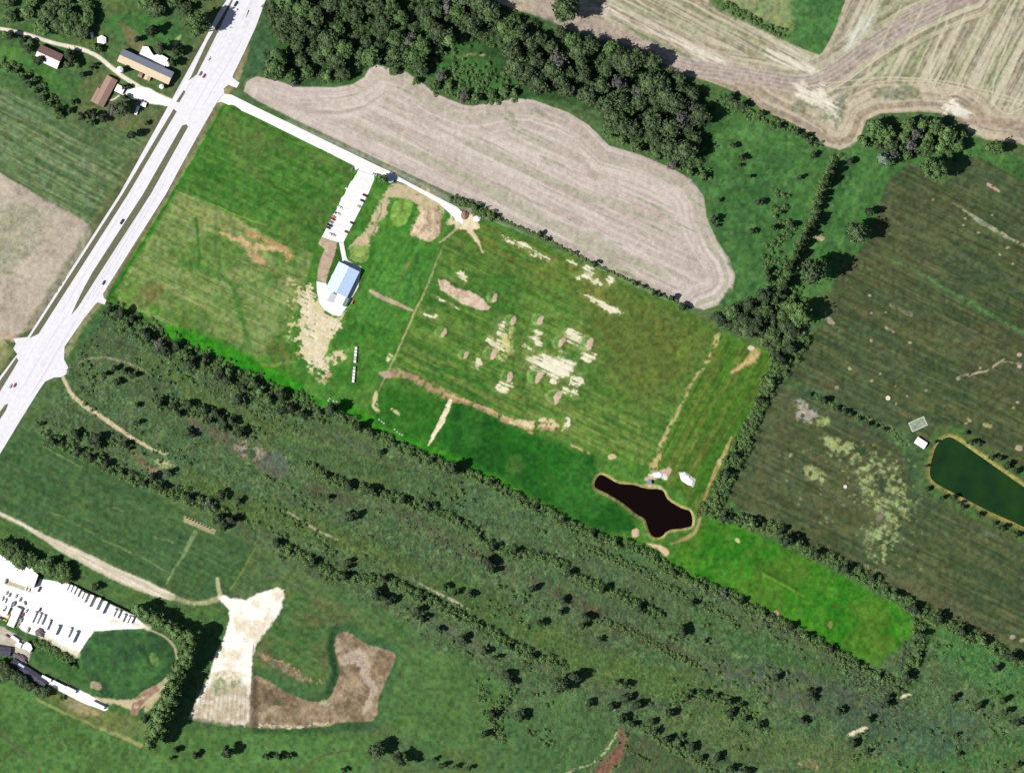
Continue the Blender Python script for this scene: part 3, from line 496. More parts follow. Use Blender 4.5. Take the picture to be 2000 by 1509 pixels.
# oval
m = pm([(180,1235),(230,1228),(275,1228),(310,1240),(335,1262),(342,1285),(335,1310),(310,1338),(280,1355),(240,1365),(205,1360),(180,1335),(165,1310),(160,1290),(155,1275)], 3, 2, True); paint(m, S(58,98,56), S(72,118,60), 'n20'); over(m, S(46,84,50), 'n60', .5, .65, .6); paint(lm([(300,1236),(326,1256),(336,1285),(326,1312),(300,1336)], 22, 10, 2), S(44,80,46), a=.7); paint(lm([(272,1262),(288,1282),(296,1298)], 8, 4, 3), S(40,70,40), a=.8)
paint(lm([(290,1228),(320,1242),(340,1262),(346,1290),(337,1312),(312,1337),(280,1356)], [3,4,5,5,6,9,12], 2, 1), S(196,188,142), a=.85)
paint(pm([(85,1242),(150,1275),(160,1300),(175,1340),(140,1330),(60,1285),(62,1262)], 6, 3), S(66,110,54)); paint(lm([(60,1250),(110,1268),(150,1295)], 10, 6, 3), S(44,82,46), a=.8)
paint(blob(300,1287,8,14,-20,3,2), S(110,140,74), a=.8); paint(blob(187,1338,12,9,10,3,2), S(176,158,134))
paint(lm([(185,1365),(225,1370),(265,1375),(300,1360),(318,1340)], [12,10,20,14,6], 4, 3), S(214,198,160), idn=6); over(lm([(262,1390),(275,1365),(305,1345)], [14,18,14], 3, 2), S(172,140,116), 'n8', .2, .4)
paint(lm([(285,1385),(310,1360),(322,1338)], [8,8,4], 3, 2), S(206,196,150), a=.8)
# gravel yard
YARD = [(-45,1105),(0,1118),(50,1141),(68,1147),(78,1130),(85,1131),(130,1138),(262,1202),(290,1227),(230,1228),(183,1232),(165,1258),(150,1281),(115,1264),(88,1246),(50,1233),(30,1222),(-45,1190)]
paint(pm(YARD, 2, 1), np.array([.62,.61,.585]), idn=7); paint(lm([(85,1245),(115,1262),(148,1278)], 14, 6, 3), S(222,214,176), a=.8); paint(lm([(215,1212),(250,1215),(290,1226)], 9, 6, 2), S(240,226,200), a=.8)
paint(pm([(-45,1215),(0,1222),(30,1238),(50,1255),(62,1272),(55,1290),(20,1275),(-45,1250)], 3, 2), S(214,206,190), S(196,186,168), 'n8', idn=7)
paint(lm([(85,1325),(120,1342),(165,1362),(205,1382)], [8,14,20,10], 2, 1), np.array([.6,.59,.57]), idn=7)
paint(pm([(10,1130),(60,1148),(62,1158),(8,1140)], 3, 1), S(176,168,120), a=.8)
paint(pm([(0,1200),(30,1215),(48,1235),(55,1245),(30,1232),(0,1215)], 3, 2), S(74,110,58))
# under the trees
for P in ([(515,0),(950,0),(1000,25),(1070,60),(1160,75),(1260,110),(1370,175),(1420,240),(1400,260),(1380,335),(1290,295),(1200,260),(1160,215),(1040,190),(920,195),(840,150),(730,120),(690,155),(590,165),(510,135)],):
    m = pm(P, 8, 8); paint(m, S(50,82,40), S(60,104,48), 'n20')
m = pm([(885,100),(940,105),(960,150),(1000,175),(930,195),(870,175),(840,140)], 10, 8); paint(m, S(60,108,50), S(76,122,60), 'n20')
over(lm([(840,95),(880,112),(920,105),(960,112)], 4, 3, 4), S(176,150,112), 'n8', .4, .6)
over(lm([(1770,280),(1785,290),(1778,305),(1800,300),(1810,285),(1825,300)], 4, 2, 2), S(150,130,100), 'n3', .3, .6, .6)
paint(blob(552,75,10,12,0,5,3), S(82,146,58), a=.8); paint(pm([(495,60),(520,30),(535,90),(520,140),(490,150),(470,150)], 6, 3), S(74,108,68), S(60,96,56), 'n8')
# general relief and grain
Z += (tex('n8') - .5) * .35 + (tex('n70') - .5) * .8
m = pm(SCRUB, 12, 6); Z[m[0]] += m[1] * (tex('n3')[m[0]] - .5) * 1.4
lum = C.mean(-1); am = .30 + .70 * (1 - sm(lum, .10, .26))
C *= (1 + am * 1.25 * (tex('n7') - .5))[..., None]
am = am * (1 - .75 * sm(lum, .10, .22)) * np.where(ID == 9, .3, 1); C[..., 0] *= 1 + am * .55 * (fbm(PX / 7, PY / 7, 61, 3) - .5); C[..., 2] *= 1 + am * .6 * (fbm(PX / 8, PY / 8, 67, 3) - .5)
mul(ALL, 'n3', .12)
gr = (_rng.random((H_, W_)).astype(np.float32) - .5); C *= (1 + gr * .10)[..., None]
# flatten under roads, lots and buildings
FLAT = [[(520,-45),(440,-45),(300,240),(120,560),(-45,780),(-45,960),(110,760),(205,580),(470,120),(545,-30)],[(420,190),(700,330),(620,470),(650,480),(690,500),(735,345),(905,440),(915,420),(760,325),(455,160)],
        [(600,500),(660,500),(710,520),(715,540),(670,620),(610,600)], YARD, [(0,1225),(70,1250),(220,1385),(200,1400),(0,1290)]]
for P in FLAT:
    s, M = pm(P, 8); Z[s] *= (1 - M)
# ------------------------------------------------------------------ turn the relief into surfaces
def ground_mat():
    m = bpy.data.materials.new("soil_and_grass"); m.use_nodes = True; t = m.node_tree; b = t.nodes["Principled BSDF"]
    b.inputs['Roughness'].default_value = .95; b.inputs['Specular IOR Level'].default_value = .15
    a = t.nodes.new("ShaderNodeAttribute"); a.attribute_name = "tone"
    tc = t.nodes.new("ShaderNodeTexCoord"); n = t.nodes.new("ShaderNodeTexNoise"); n.inputs['Scale'].default_value = .9; n.inputs['Detail'].default_value = 3; n.inputs['Roughness'].default_value = .7
    t.links.new(tc.outputs['Object'], n.inputs['Vector'])
    mr = t.nodes.new("ShaderNodeMapRange"); mr.inputs[1].default_value = .3; mr.inputs[2].default_value = .7; mr.inputs[3].default_value = .84; mr.inputs[4].default_value = 1.16
    t.links.new(n.outputs[0], mr.inputs[0])
    v = t.nodes.new("ShaderNodeVectorMath"); v.operation = 'SCALE'
    t.links.new(a.outputs['Color'], v.inputs[0]); t.links.new(mr.outputs[0], v.inputs['Scale']); t.links.new(v.outputs[0], b.inputs['Base Color'])
    return m
GM = ground_mat()
C = np.clip(C, 0.003, .75)
XY = np.stack([(PX - 1000) * MPP, (754.5 - PY) * MPP, Z], -1).reshape(-1, 3).astype(np.float32)
CC = np.concatenate([C.reshape(-1, 3), np.ones((H_ * W_, 1), np.float32)], 1)
FID = ID[:-1, :-1]
idx = np.arange(H_ * W_, dtype=np.int32).reshape(H_, W_)
Q = np.stack([idx[1:, :-1], idx[1:, 1:], idx[:-1, 1:], idx[:-1, :-1]], -1)
NAMES = {0:'ground', 1:'ploughed_field', 2:'harvested_field', 3:'crop_field', 4:'farm_field', 5:'meadow', 6:'path', 7:'gravel_yard', 8:'bare_ground', 9:'dry_basin', 10:'pasture'}
for k_, nm in NAMES.items():
    q = Q[FID == k_]
    if not len(q): continue
    used, inv = np.unique(q.ravel(), return_inverse=True)
    me = bpy.data.meshes.new(nm); me.vertices.add(len(used)); me.vertices.foreach_set('co', XY[used].ravel())
    me.loops.add(len(inv)); me.loops.foreach_set('vertex_index', inv.astype(np.int32).ravel())
    me.polygons.add(len(q)); me.polygons.foreach_set('loop_start', np.arange(0, len(inv), 4, dtype=np.int32)); me.polygons.foreach_set('loop_total', np.full(len(q), 4, np.int32))
    me.update(calc_edges=True)
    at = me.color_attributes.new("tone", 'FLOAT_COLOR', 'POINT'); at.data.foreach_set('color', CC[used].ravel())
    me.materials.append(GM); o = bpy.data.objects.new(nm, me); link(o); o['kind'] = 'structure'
def gz(px, py):
    i = min(max(int(round((py - GY[0]) / STEP)), 0), H_ - 1); j = min(max(int(round((px - GX[0]) / STEP)), 0), W_ - 1)
    return float(Z[i, j])
# country beyond the picture
bm = bmesh.new(); a = W(-44, -44); b_ = W(2043, 1553); R_ = 4500
for x0, x1, y0, y1 in ((-R_, R_, a.y, R_), (-R_, R_, -R_, b_.y), (-R_, a.x, b_.y, a.y), (b_.x, R_, b_.y, a.y)):
    bm.faces.new([bm.verts.new(p) for p in ((x0,y0,-.5),(x1,y0,-.5),(x1,y1,-.5),(x0,y1,-.5))])
o = bobj('countryside', bm, mat('pasture', S(84,112,68), .95, .4, .01)); o['kind'] = 'structure'

def sheet(name, pts, z, m, depth=0.0, kind='structure'):
    bm = bmesh.new(); vs = [bm.verts.new(W(x, y, z)) for x, y in pts]
    es = [bm.edges.new((vs[i], vs[(i + 1) % len(vs)])) for i in range(len(vs))]
    bmesh.ops.triangle_fill(bm, use_beauty=True, edges=es, normal=(0, 0, 1))
    if depth:
        for e in es:
            a, b = e.verts; c = bm.verts.new(a.co - Vector((0,0,depth))); d = bm.verts.new(b.co - Vector((0,0,depth))); bm.faces.new((a, b, d, c))
    bmesh.ops.recalc_face_normals(bm, faces=bm.faces)
    if bm.faces[0].normal.z < 0 and not depth: bmesh.ops.reverse_faces(bm, faces=bm.faces)
    o = bobj(name, bm, m); o['kind'] = kind; return o
def road_mat(name, col, ang, streak=.1):
    m = bpy.data.materials.new(name); m.use_nodes = True; t = m.node_tree; b = t.nodes["Principled BSDF"]; b.inputs['Roughness'].default_value = .9
    tc = t.nodes.new("ShaderNodeTexCoord"); mp = t.nodes.new("ShaderNodeMapping"); mp.vector_type = 'TEXTURE'; mp.inputs['Rotation'].default_value = (0, 0, math.radians(ang)); mp.inputs['Scale'].default_value = (60, 1.1, 1)
    t.links.new(tc.outputs['Object'], mp.inputs[0]); n = t.nodes.new("ShaderNodeTexNoise"); n.inputs['Scale'].default_value = 1; n.inputs['Detail'].default_value = 3
    t.links.new(mp.outputs[0], n.inputs['Vector'])
    n2 = t.nodes.new("ShaderNodeTexNoise"); n2.inputs['Scale'].default_value = .25; n2.inputs['Detail'].default_value = 5; t.links.new(tc.outputs['Object'], n2.inputs['Vector'])
    ad = t.nodes.new("ShaderNodeMath"); ad.operation = 'ADD'; t.links.new(n.outputs[0], ad.inputs[0]); t.links.new(n2.outputs[0], ad.inputs[1])
    mr = t.nodes.new("ShaderNodeMapRange"); mr.inputs[1].default_value = .7; mr.inputs[2].default_value = 1.3; mr.inputs[3].default_value = 1 - streak; mr.inputs[4].default_value = 1 + streak
    t.links.new(ad.outputs[0], mr.inputs[0]); v = t.nodes.new("ShaderNodeVectorMath"); v.operation = 'SCALE'; v.inputs[0].default_value = col
    t.links.new(mr.outputs[0], v.inputs['Scale']); t.links.new(v.outputs[0], b.inputs['Base Color']); return m
CONC = road_mat('concrete_paving', (.43, .42, .445), 59.5, .11); CONC2 = road_mat('pale_gravel', (.46, .455, .445), -26, .10)
ASPH = mat('worn_grey_lane', (.40,.39,.41), .9, .1, .3); VERGE = mat('dry_verge_grass', S(112,112,82), .95, .3, .6)
HW = [(541,-45),(519,0),(500,52),(478,100),(456,145),(454,152),(468,162),(462,172),(446,166),(437,173),(438,183),(430,192),(423,201),(388,262),(352,327),(325,378),(260,480),(201,574),(203,582),(208,586),(204,595),(191,590),(186,594),(164,622),(126,677),(125,702),(133,717),(130,730),(121,736),(105,737),(88,745),(76,762),(40,820),(0,886),(-45,962),
      (-45,800),(0,735),(34,691),(26,681),(31,671),(26,661),(54,658),(234,378),(338,190),(397,83),(425,27),(443,0),(462,-45)]
sheet('road', HW, .06, CONC)
for P in ([(452,0),(455,1),(414,86),(384,146),(368,158),(373,150),(404,83)], [(359,176),(362,180),(350,200),(344,199)], [(339,213),(345,218),(251,378),(75,652),(58,660),(64,650),(240,378)], [(32,698),(36,704),(28,718),(0,764),(-45,835),(-45,812),(0,743)],
          [(356,245),(364,243),(367,248),(295,378),(196,531),(152,600),(139,615),(150,590),(165,560),(181,531),(280,378)], [(16,788),(12,800),(0,818),(-45,890),(-45,868),(-8,814),(10,790)]):
    sheet('median', P, .20, VERGE, .13)
for P in ([(447,30),(462,24),(452,52),(440,55)], [(485,20),(496,22),(484,52),(472,60)], [(503,-30),(512,-30),(478,40),(470,40)]): sheet('road', P, .064, ASPH)
WHITE = mat('white_road_paint', (.6,.6,.6), .7, .05, 1)
def offset_line(p, q, off):
    d = (Vector(q) - Vector(p)).normalized(); n = Vector((-d.y, d.x)); return Vector(p) + n * off, d
bm = bmesh.new()
for x0_ in (266, 310):
    p, d = offset_line((x0_,378), (x0_ + 178,78), 0); n = Vector((-d.y, d.x))
    for k_ in range(-40, 40):
        c = p + d * (k_ * 24.0)
        if -40 < c.x < 540 and 250 < c.y < 620:
            a = c; b = c + d * 6
            bm.faces.new([bm.verts.new(W(*(v_), .07)) for v_ in ((a - n * .16), (b - n * .16), (b + n * .16), (a + n * .16))])
bmesh.ops.recalc_face_normals(bm, faces=bm.faces); o = bobj('lane_markings', bm, WHITE); o['kind'] = 'structure'
bm = bmesh.new()
for (x0_, y0_), (x1_, y1_), w_ in (((313,345),(171,585),.55),((320,345),(178,585),.45),((328,345),(186,585),.4),((168,590),(60,772),.5),((150,625),(70,760),.45),((262,372),(120,610),.4),((398,205),(478,70),.5),((381,205),(461,70),.4),((125,620),(30,780),.4),((356,190),(430,65),.4)):
    a = Vector((x0_, y0_)); b = Vector((x1_, y1_)); d = (b - a).normalized(); n = Vector((-d.y, d.x)) * w_
    bm.faces.new([bm.verts.new(W(v_.x, v_.y, .066)) for v_ in (a - n, b - n, b + n, a + n)])
bmesh.ops.recalc_face_normals(bm, faces=bm.faces); o = bobj('paving_seams', bm, mat('seam_grey', (.31,.30,.33), .9, .1, .3)); o['kind'] = 'structure'
sheet('driveway', [(430.4,192.4),(438.4,183.4),(452,185),(500,209),(676,294),(740,325),(768,338),(778,345),(800,357),(850,383),(892,404),(907,418),(903,440),(897,442),(884,422),(858,398),(827,380),(790,359),(772,352),(757,346),(738,338),(731,342),(690,330),(688,322),(668,312),(500,229),(432,199),(424,201)], .05, CONC2)
sheet('parking_lot', [(731,342.4),(731,350),(721,375),(671,473),(659,473),(628,463),(633,455),(668,378),(683,345),(690,330.4)], .05, CONC2)
sheet('path', [(662,473.5),(671,473.5),(676,500),(679,508),(690,514),(706,521),(700,560),(676,601),(663,618),(648,614),(632,604),(624,592),(619,570),(618,549),(637,553),(641,566),(646,562),(652,546),(646,540),(650,535),(662,531),(662,520),(669,510)], .05, CONC2)
WAT1 = bpy.data.materials.new('dark_pond_water'); WAT1.use_nodes = True; b = WAT1.node_tree.nodes['Principled BSDF']; b.inputs['Base Color'].default_value = (.0036,.0013,.0011,1); b.inputs['Roughness'].default_value = .12; b.inputs['Specular IOR Level'].default_value = .12
WAT2 = bpy.data.materials.new('green_pond_water'); WAT2.use_nodes = True; t = WAT2.node_tree; b = t.nodes['Principled BSDF']; b.inputs['Roughness'].default_value = .12; b.inputs['Specular IOR Level'].default_value = .12
tc = t.nodes.new("ShaderNodeTexCoord"); n = t.nodes.new("ShaderNodeTexNoise"); n.inputs['Scale'].default_value = .04; n.inputs['Detail'].default_value = 5; rp = t.nodes.new("ShaderNodeValToRGB")
t.links.new(tc.outputs['Object'], n.inputs['Vector']); t.links.new(n.outputs[0], rp.inputs[0]); t.links.new(rp.outputs[0], b.inputs['Base Color'])
rp.color_ramp.elements[0].position = .35; rp.color_ramp.elements[0].color = (.005,.018,.007,1); rp.color_ramp.elements[1].position = .65; rp.color_ramp.elements[1].color = (.009,.030,.006,1)
def grow(P, k):
    c = np.mean(P, 0); return [tuple(c + (np.array(p) - c) * k) for p in P]
sheet('pond', [tuple(p) for p in grow(spline(POND_W, 3), 1.03)], -1.15, WAT1)
sheet('pond', [tuple(p) for p in grow(spline(POND_E, 3), 1.02)], -1.15, WAT2)

# ------------------------------------------------------------------ foliage
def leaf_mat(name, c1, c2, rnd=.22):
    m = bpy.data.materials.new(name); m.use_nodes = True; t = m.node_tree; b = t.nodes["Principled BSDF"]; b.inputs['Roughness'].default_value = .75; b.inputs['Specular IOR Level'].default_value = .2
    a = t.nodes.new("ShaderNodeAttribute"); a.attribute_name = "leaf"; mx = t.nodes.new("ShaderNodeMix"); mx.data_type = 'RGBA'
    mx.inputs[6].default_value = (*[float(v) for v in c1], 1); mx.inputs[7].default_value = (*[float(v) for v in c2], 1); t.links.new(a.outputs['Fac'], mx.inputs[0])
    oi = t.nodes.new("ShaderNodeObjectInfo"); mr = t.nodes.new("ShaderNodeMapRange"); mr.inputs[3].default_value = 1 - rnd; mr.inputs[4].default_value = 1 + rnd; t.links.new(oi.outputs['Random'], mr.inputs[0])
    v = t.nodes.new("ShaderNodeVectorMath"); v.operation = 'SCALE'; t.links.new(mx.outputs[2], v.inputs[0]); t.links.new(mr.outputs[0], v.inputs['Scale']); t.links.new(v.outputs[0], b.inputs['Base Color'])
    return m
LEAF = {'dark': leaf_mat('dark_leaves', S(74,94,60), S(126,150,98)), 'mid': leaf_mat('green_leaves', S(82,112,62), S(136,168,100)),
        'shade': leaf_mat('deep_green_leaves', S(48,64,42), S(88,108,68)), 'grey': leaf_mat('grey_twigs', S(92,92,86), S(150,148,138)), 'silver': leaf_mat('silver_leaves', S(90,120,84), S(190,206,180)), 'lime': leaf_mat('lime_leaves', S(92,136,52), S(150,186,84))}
BARK = mat('bark', (.10,.075,.055), .9, .3, 3)
def quads_np(cen, nrm, size, rng):
    n = len(cen); r = rng.normal(size=(n, 3)); t1 = np.cross(nrm, r); t1 /= np.linalg.norm(t1, axis=1, keepdims=True) + 1e-9; t2 = np.cross(nrm, t1)
    s = size * rng.uniform(.6, 1.3, (n, 1)); a = t1 * s; b = t2 * s * rng.uniform(.5, 1, (n, 1))
    return np.stack([cen - a - b, cen + a - b * .6, cen + a * .8 + b, cen - a * .7 + b], 1)
def clump_points(R, H, n, seed, lobes=9, base=.0, flat=.8, top=False):
    """points on the surfaces of several overlapping lobes filling a crown of radius R between base and H"""
    rng = np.random.default_rng(seed); zc = (base + H) / 2; rz = (H - base) / 2
    L = []
    for i in range(lobes):
        a = rng.uniform(0, 6.283); rr = R * .78 * math.sqrt(rng.uniform(0.02, 1)); zz = rng.uniform(-.3, .7) * rz * (1 - .75 * (rr / R) ** 2)
        L.append((rr * math.cos(a), rr * math.sin(a), zc + zz, R * rng.uniform(.20, .36)))
    L.append((0, 0, zc + rz * .45, R * .5)); L = np.array(L)
    k = rng.choice(len(L), n, p=L[:, 3] ** 2 / (L[:, 3] ** 2).sum()); v = rng.normal(size=(n, 3)); v /= np.linalg.norm(v, axis=1, keepdims=True); v[:, 2] = np.where(v[:, 2] < -.3, -v[:, 2], v[:, 2])
    rad = L[k, 3:4] * rng.uniform(.72, 1.08, (n, 1)); p = L[k, :3] + v * rad * np.array([1, 1, min(1.0, rz / R * 1.1)])
    nn = v + np.array([0, 0, .35]) + rng.normal(size=(n, 3)) * .30; nn /= np.linalg.norm(nn, axis=1, keepdims=True)
    return p, nn, rng, L
def mesh_from_quads(name, q, tone, m):
    n = len(q); me = bpy.data.meshes.new(name); me.vertices.add(n * 4); me.vertices.foreach_set('co', q.reshape(-1).astype(np.float32))
    me.loops.add(n * 4); me.loops.foreach_set('vertex_index', np.arange(n * 4, dtype=np.int32)); me.polygons.add(n)
    me.polygons.foreach_set('loop_start', np.arange(0, n * 4, 4, dtype=np.int32)); me.polygons.foreach_set('loop_total', np.full(n, 4, np.int32)); me.update(calc_edges=True)
    at = me.color_attributes.new("leaf", 'FLOAT_COLOR', 'POINT'); tt = np.repeat(tone, 4); c = np.stack([tt, tt, tt, np.ones_like(tt)], 1).astype(np.float32); at.data.foreach_set('color', c.ravel())
    me.materials.append(m); return me
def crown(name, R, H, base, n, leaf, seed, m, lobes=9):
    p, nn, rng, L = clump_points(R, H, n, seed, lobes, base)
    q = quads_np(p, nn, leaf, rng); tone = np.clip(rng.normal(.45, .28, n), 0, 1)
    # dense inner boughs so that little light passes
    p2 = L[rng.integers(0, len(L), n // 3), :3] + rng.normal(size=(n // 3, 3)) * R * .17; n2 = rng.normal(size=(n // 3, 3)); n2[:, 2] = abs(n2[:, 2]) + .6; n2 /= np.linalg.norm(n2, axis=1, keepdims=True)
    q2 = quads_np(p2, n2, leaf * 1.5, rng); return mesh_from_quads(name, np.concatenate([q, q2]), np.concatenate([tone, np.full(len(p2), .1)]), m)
def trunk_mesh(H, r, R):
    bm = bmesh.new(); cyl(bm, 0, 0, -1.0, H * .55, r, r * .55, 8)
    for a in range(5):
        an = a * 1.256 + .4; p0 = Vector((0, 0, H * (.3 + .05 * a))); p1 = Vector((math.cos(an) * R * .55, math.sin(an) * R * .55, H * .68)); d = (p1 - p0).normalized(); s = d.cross(Vector((0,0,1))).normalized(); u = s.cross(d)
        v0 = [bm.verts.new(p0 + (s * math.cos(k * 1.5708) + u * math.sin(k * 1.5708)) * r * .4) for k in range(4)]; v1 = [bm.verts.new(p1 + (s * math.cos(k * 1.5708) + u * math.sin(k * 1.5708)) * r * .12) for k in range(4)]
        for k in range(4): bm.faces.new((v0[k], v0[(k+1) % 4], v1[(k+1) % 4], v1[k]))
    me = bpy.data.meshes.new('trunk'); bm.to_mesh(me); bm.free(); me.materials.append(BARK); return me
PROTO = {}
def tree_proto(key, R, H, base, n, leaf, tone, nv, lobes=9):
    PROTO[key] = (R, [(crown('crown', R, H, base, n, leaf, hash((len(key), R, i)) % 9999 + i * 7, LEAF[tone], lobes), trunk_mesh(H, R * .05, R)) for i in range(nv)])
tree_proto('big_dark', 7, 12, 3, 4200, .40, 'dark', 5, 30)
tree_proto('big_mid', 6, 10.5, 2.5, 3200, .38, 'mid', 3, 24)
tree_proto('big_silver', 6, 10, 2, 1800, .36, 'silver', 1, 12)
tree_proto('big_grey', 5, 8, 2, 800, .34, 'grey', 2, 10)
tree_proto('tall', 4.5, 15, 2, 2600, .38, 'mid', 3, 16)
tree_proto('mid_dark', 4, 8.5, 1.2, 1300, .36, 'shade', 4, 12)
tree_proto('mid_mid', 4, 7, 1.0, 1100, .36, 'mid', 3, 8)
def shrub_proto(key, R, H, n, leaf, tone, nv, lobes=6): PROTO[key] = (R, [(crown('shrub', R, H, .1, n, leaf, 500 + i * 13 + n, LEAF[tone], lobes), None) for i in range(nv)])
shrub_proto('sh_dark', 2.2, 4.8, 460, .30, 'shade', 4)
shrub_proto('sh_mid', 2.2, 3.2, 380, .30, 'mid', 3)
shrub_proto('sh_grey', 2.2, 2.6, 200, .26, 'grey', 2)
REG = []; rt = random.Random(11); NT = {'tree': 0, 'shrub': 0}
def tree(px, py, r_px, key, label, group=None, hs=1.0, cat=None):
    R, vs = PROTO[key]; cm, tm = rt.choice(vs); s = r_px * MPP / R; z = gz(px, py); rz = rt.uniform(0, 6.28)
    if tm is None:
        o = bpy.data.objects.new('shrub', cm); link(o); REG.append((o, px, py, label, group)); o.location = W(px, py, z - .1); o.rotation_euler = (0, 0, rz); o.scale = (s, s * rt.uniform(.85, 1.1), s * hs)
        NT['shrub'] += 1; return tag(o, label, cat or 'shrub', group)
    e = empty('tree', W(px, py, z), rz); REG.append((e, px, py, label, group)); e.scale = (s, s * rt.uniform(.88, 1.1), s * hs)
    for nm, me in (('crown', cm), ('trunk', tm)): link(bpy.data.objects.new(nm, me), e)
    NT['tree'] += 1; return tag(e, label, cat or 'tree', group)
def inside(x, y, P):
    c = False
    for i in range(len(P)):
        a, b = P[i], P[(i + 1) % len(P)]
        if (a[1] > y) != (b[1] > y) and x < (b[0] - a[0]) * (y - a[1]) / (b[1] - a[1]) + a[0]: c = not c
    return c
def scatter(P, dist, n, jit=.0):
    xs = [p[0] for p in P]; ys = [p[1] for p in P]; out = []; k = 0
    while len(out) < n and k < n * 60:
        k += 1; x = rt.uniform(min(xs), max(xs)); y = rt.uniform(min(ys), max(ys))
        if inside(x, y, P) and all((x - a) ** 2 + (y - b) ** 2 > dist * dist for a, b in out): out.append((x, y))
    return out
def along(P, step, wid):
    Q_ = spline(P, 8, False) if len(P) > 2 else np.array([np.array(P[0]) * (1 - t) + np.array(P[1]) * t for t in np.linspace(0, 1, 30)])
    seg = np.linalg.norm(np.diff(Q_, axis=0), axis=1); cs = np.concatenate([[0], np.cumsum(seg)]); out = []
    t = rt.uniform(0, step)
    while t < cs[-1]:
        x = np.interp(t, cs, Q_[:, 0]); y = np.interp(t, cs, Q_[:, 1]); out.append((x + rt.uniform(-1, 1) * wid, y + rt.uniform(-1, 1) * wid)); t += step * rt.uniform(.7, 1.3)
    return out
# ------------------------------------------------------------------ woods and single trees
def pick(ws): return rt.choices([w[0] for w in ws], [w[1] for w in ws])[0]
WA = [(520,-20),(945,-20),(975,20),(1050,45),(1045,95),(1000,110),(960,80),(890,80),(855,100),(835,150),(790,118),(738,110),(712,132),(685,152),(650,160),(590,158),(530,140),(538,110),(560,95),(530,60)]
for x, y in ((862,150),(848,168),(878,168),(905,188),(930,192),(962,186),(985,178),(1005,182),(1190,258),(1215,272),(1245,290),(1280,302),(1312,322),(1345,335),(1372,345),(640,150),(575,160),(770,140),(812,158)): tree(x, y, rt.uniform(9, 14), pick((('mid_mid', 4), ('big_grey', 2), ('big_mid', 2))), 'x', 'smaller trees along the south edge of the long wood')
WB = [(1000,60),(1085,62),(1160,78),(1230,102),(1310,138),(1362,172),(1372,235),(1375,318),(1345,318),(1290,285),(1215,250),(1180,215),(1110,190),(1030,170),(990,130)]
for x, y in scatter(WA, 21, 64): tree(x, y, rt.uniform(11, 23), pick((('big_dark', 5), ('big_mid', 3), ('mid_mid', 1), ('big_grey', .4))), 'broad leafy tree crown in the wood between the highway and the top centre', 'trees of the western half of the long wood', 1.15)
for x, y in scatter(WB, 21, 56): tree(x, y, rt.uniform(12, 23), pick((('big_dark', 8), ('big_mid', 1), ('big_grey', .3))), 'dark round tree crown in the dense eastern half of the long wood', 'trees of the eastern half of the long wood', 1.3)
for x, y, r_, k_, l_ in ((1105,20,22,'big_dark','large lone round tree jutting into the harvested field at top centre'), (388,46,20,'big_mid','very large round tree whose shadow falls on the highway'),
    (1672,455,18,'big_dark','large tree with round black shadow at the west edge of the dark field'), (1588,533,24,'big_dark','widest dark tree crown left of the dark crop field'), (1562,612,19,'big_mid','pale green round tree just below the widest dark tree'),
    (1724,310,14,'big_silver','silvery white leaved tree by the creek bend'), (1822,328,20,'big_mid','large tree with the blackest round shadow at the creek'), (1706,248,14,'big_mid','pale green tree at the west end of the creek trees'),
    (1728,262,15,'big_mid','green tree right of the pale creek tree'), (1848,268,15,'big_mid','green tree at the east end of the creek cluster'), (1828,248,12,'big_mid','light green tree at the top of the creek cluster'), (1775,245,11,'big_mid','small light tree in the middle of the creek cluster'),
    (1792,262,11,'big_grey','grey bare-looking tree in the creek cluster'), (1688,278,11,'mid_mid','small tree by the field corner west of the creek cluster'), (1740,285,12,'big_dark','dark tree above the silver tree'), (1745,300,10,'big_grey','grey tree right of the silver tree'),
    (1930,290,9,'mid_mid','small tree at the right edge below the harvested field'), (1948,288,12,'big_mid','round tree at the right edge below the harvested field'), (1880,262,9,'mid_mid','tree on the creek bank east of the cluster'), (1698,415,9,'mid_dark','small dark tree above the large field-edge tree'),
    (225,214,11,'big_grey','grey thin tree south of the brown house'), (243,212,13,'big_dark','dark tree beside the grey tree south of the house'), (300,60,10,'mid_dark','dark round tree in the grass north of the long barn'), (318,98,11,'mid_dark','tree behind the white roofs of the long barn'),
    (350,100,8,'mid_dark','small round tree beside the cycle path'), (340,122,8,'mid_dark','small tree at the east end of the white farm roofs'), (752,352,9,'mid_mid','small green tree beside the blue-roofed pavilion'), (262,264,9,'mid_dark','lone wide bush at the corner of the striped field'),
    (887,914,11,'mid_dark','dark round tree standing out of the middle of the long hedge'), (649,800,12,'mid_dark','black-shadowed tree on the hedge below the clubhouse meadow'), (703,830,8,'mid_dark','small dark tree east of the black-shadowed hedge tree'), (1098,1333,16,'big_dark','largest dark tree of the southern scrub'),
    (1122,1318,11,'mid_dark','dark tree touching the largest southern scrub tree'), (448,1464,10,'mid_dark','round dark tree in the south-west pasture'), (738,1462,14,'big_dark','dark tree south of the dry basin'), (785,1481,12,'mid_dark','wide dark tree south-east of the dry basin'), (1536,1055,10,'mid_dark','dark tree in the hedge at the pond meadow corner')):
    tree(x - 2, y + 1, r_ * (1.15 if r_ > 15 else 1.22), k_, l_, None, 1.6 if r_ > 17 else 1.35)
F1 = [(5,-15),(180,-15),(178,30),(186,66),(150,88),(110,70),(60,48),(20,40)]; F2 = [(250,-20),(425,-20),(420,15),(380,22),(300,22)]; F3 = [(180,-10),(250,-15),(240,20),(190,25)]
for x, y in scatter(F1, 21, 17): tree(x, y, rt.uniform(12, 17), pick((('big_mid', 3), ('big_dark', 2))), 'bushy tree of the small wood north of the farm lane', 'trees north of the farm lane')
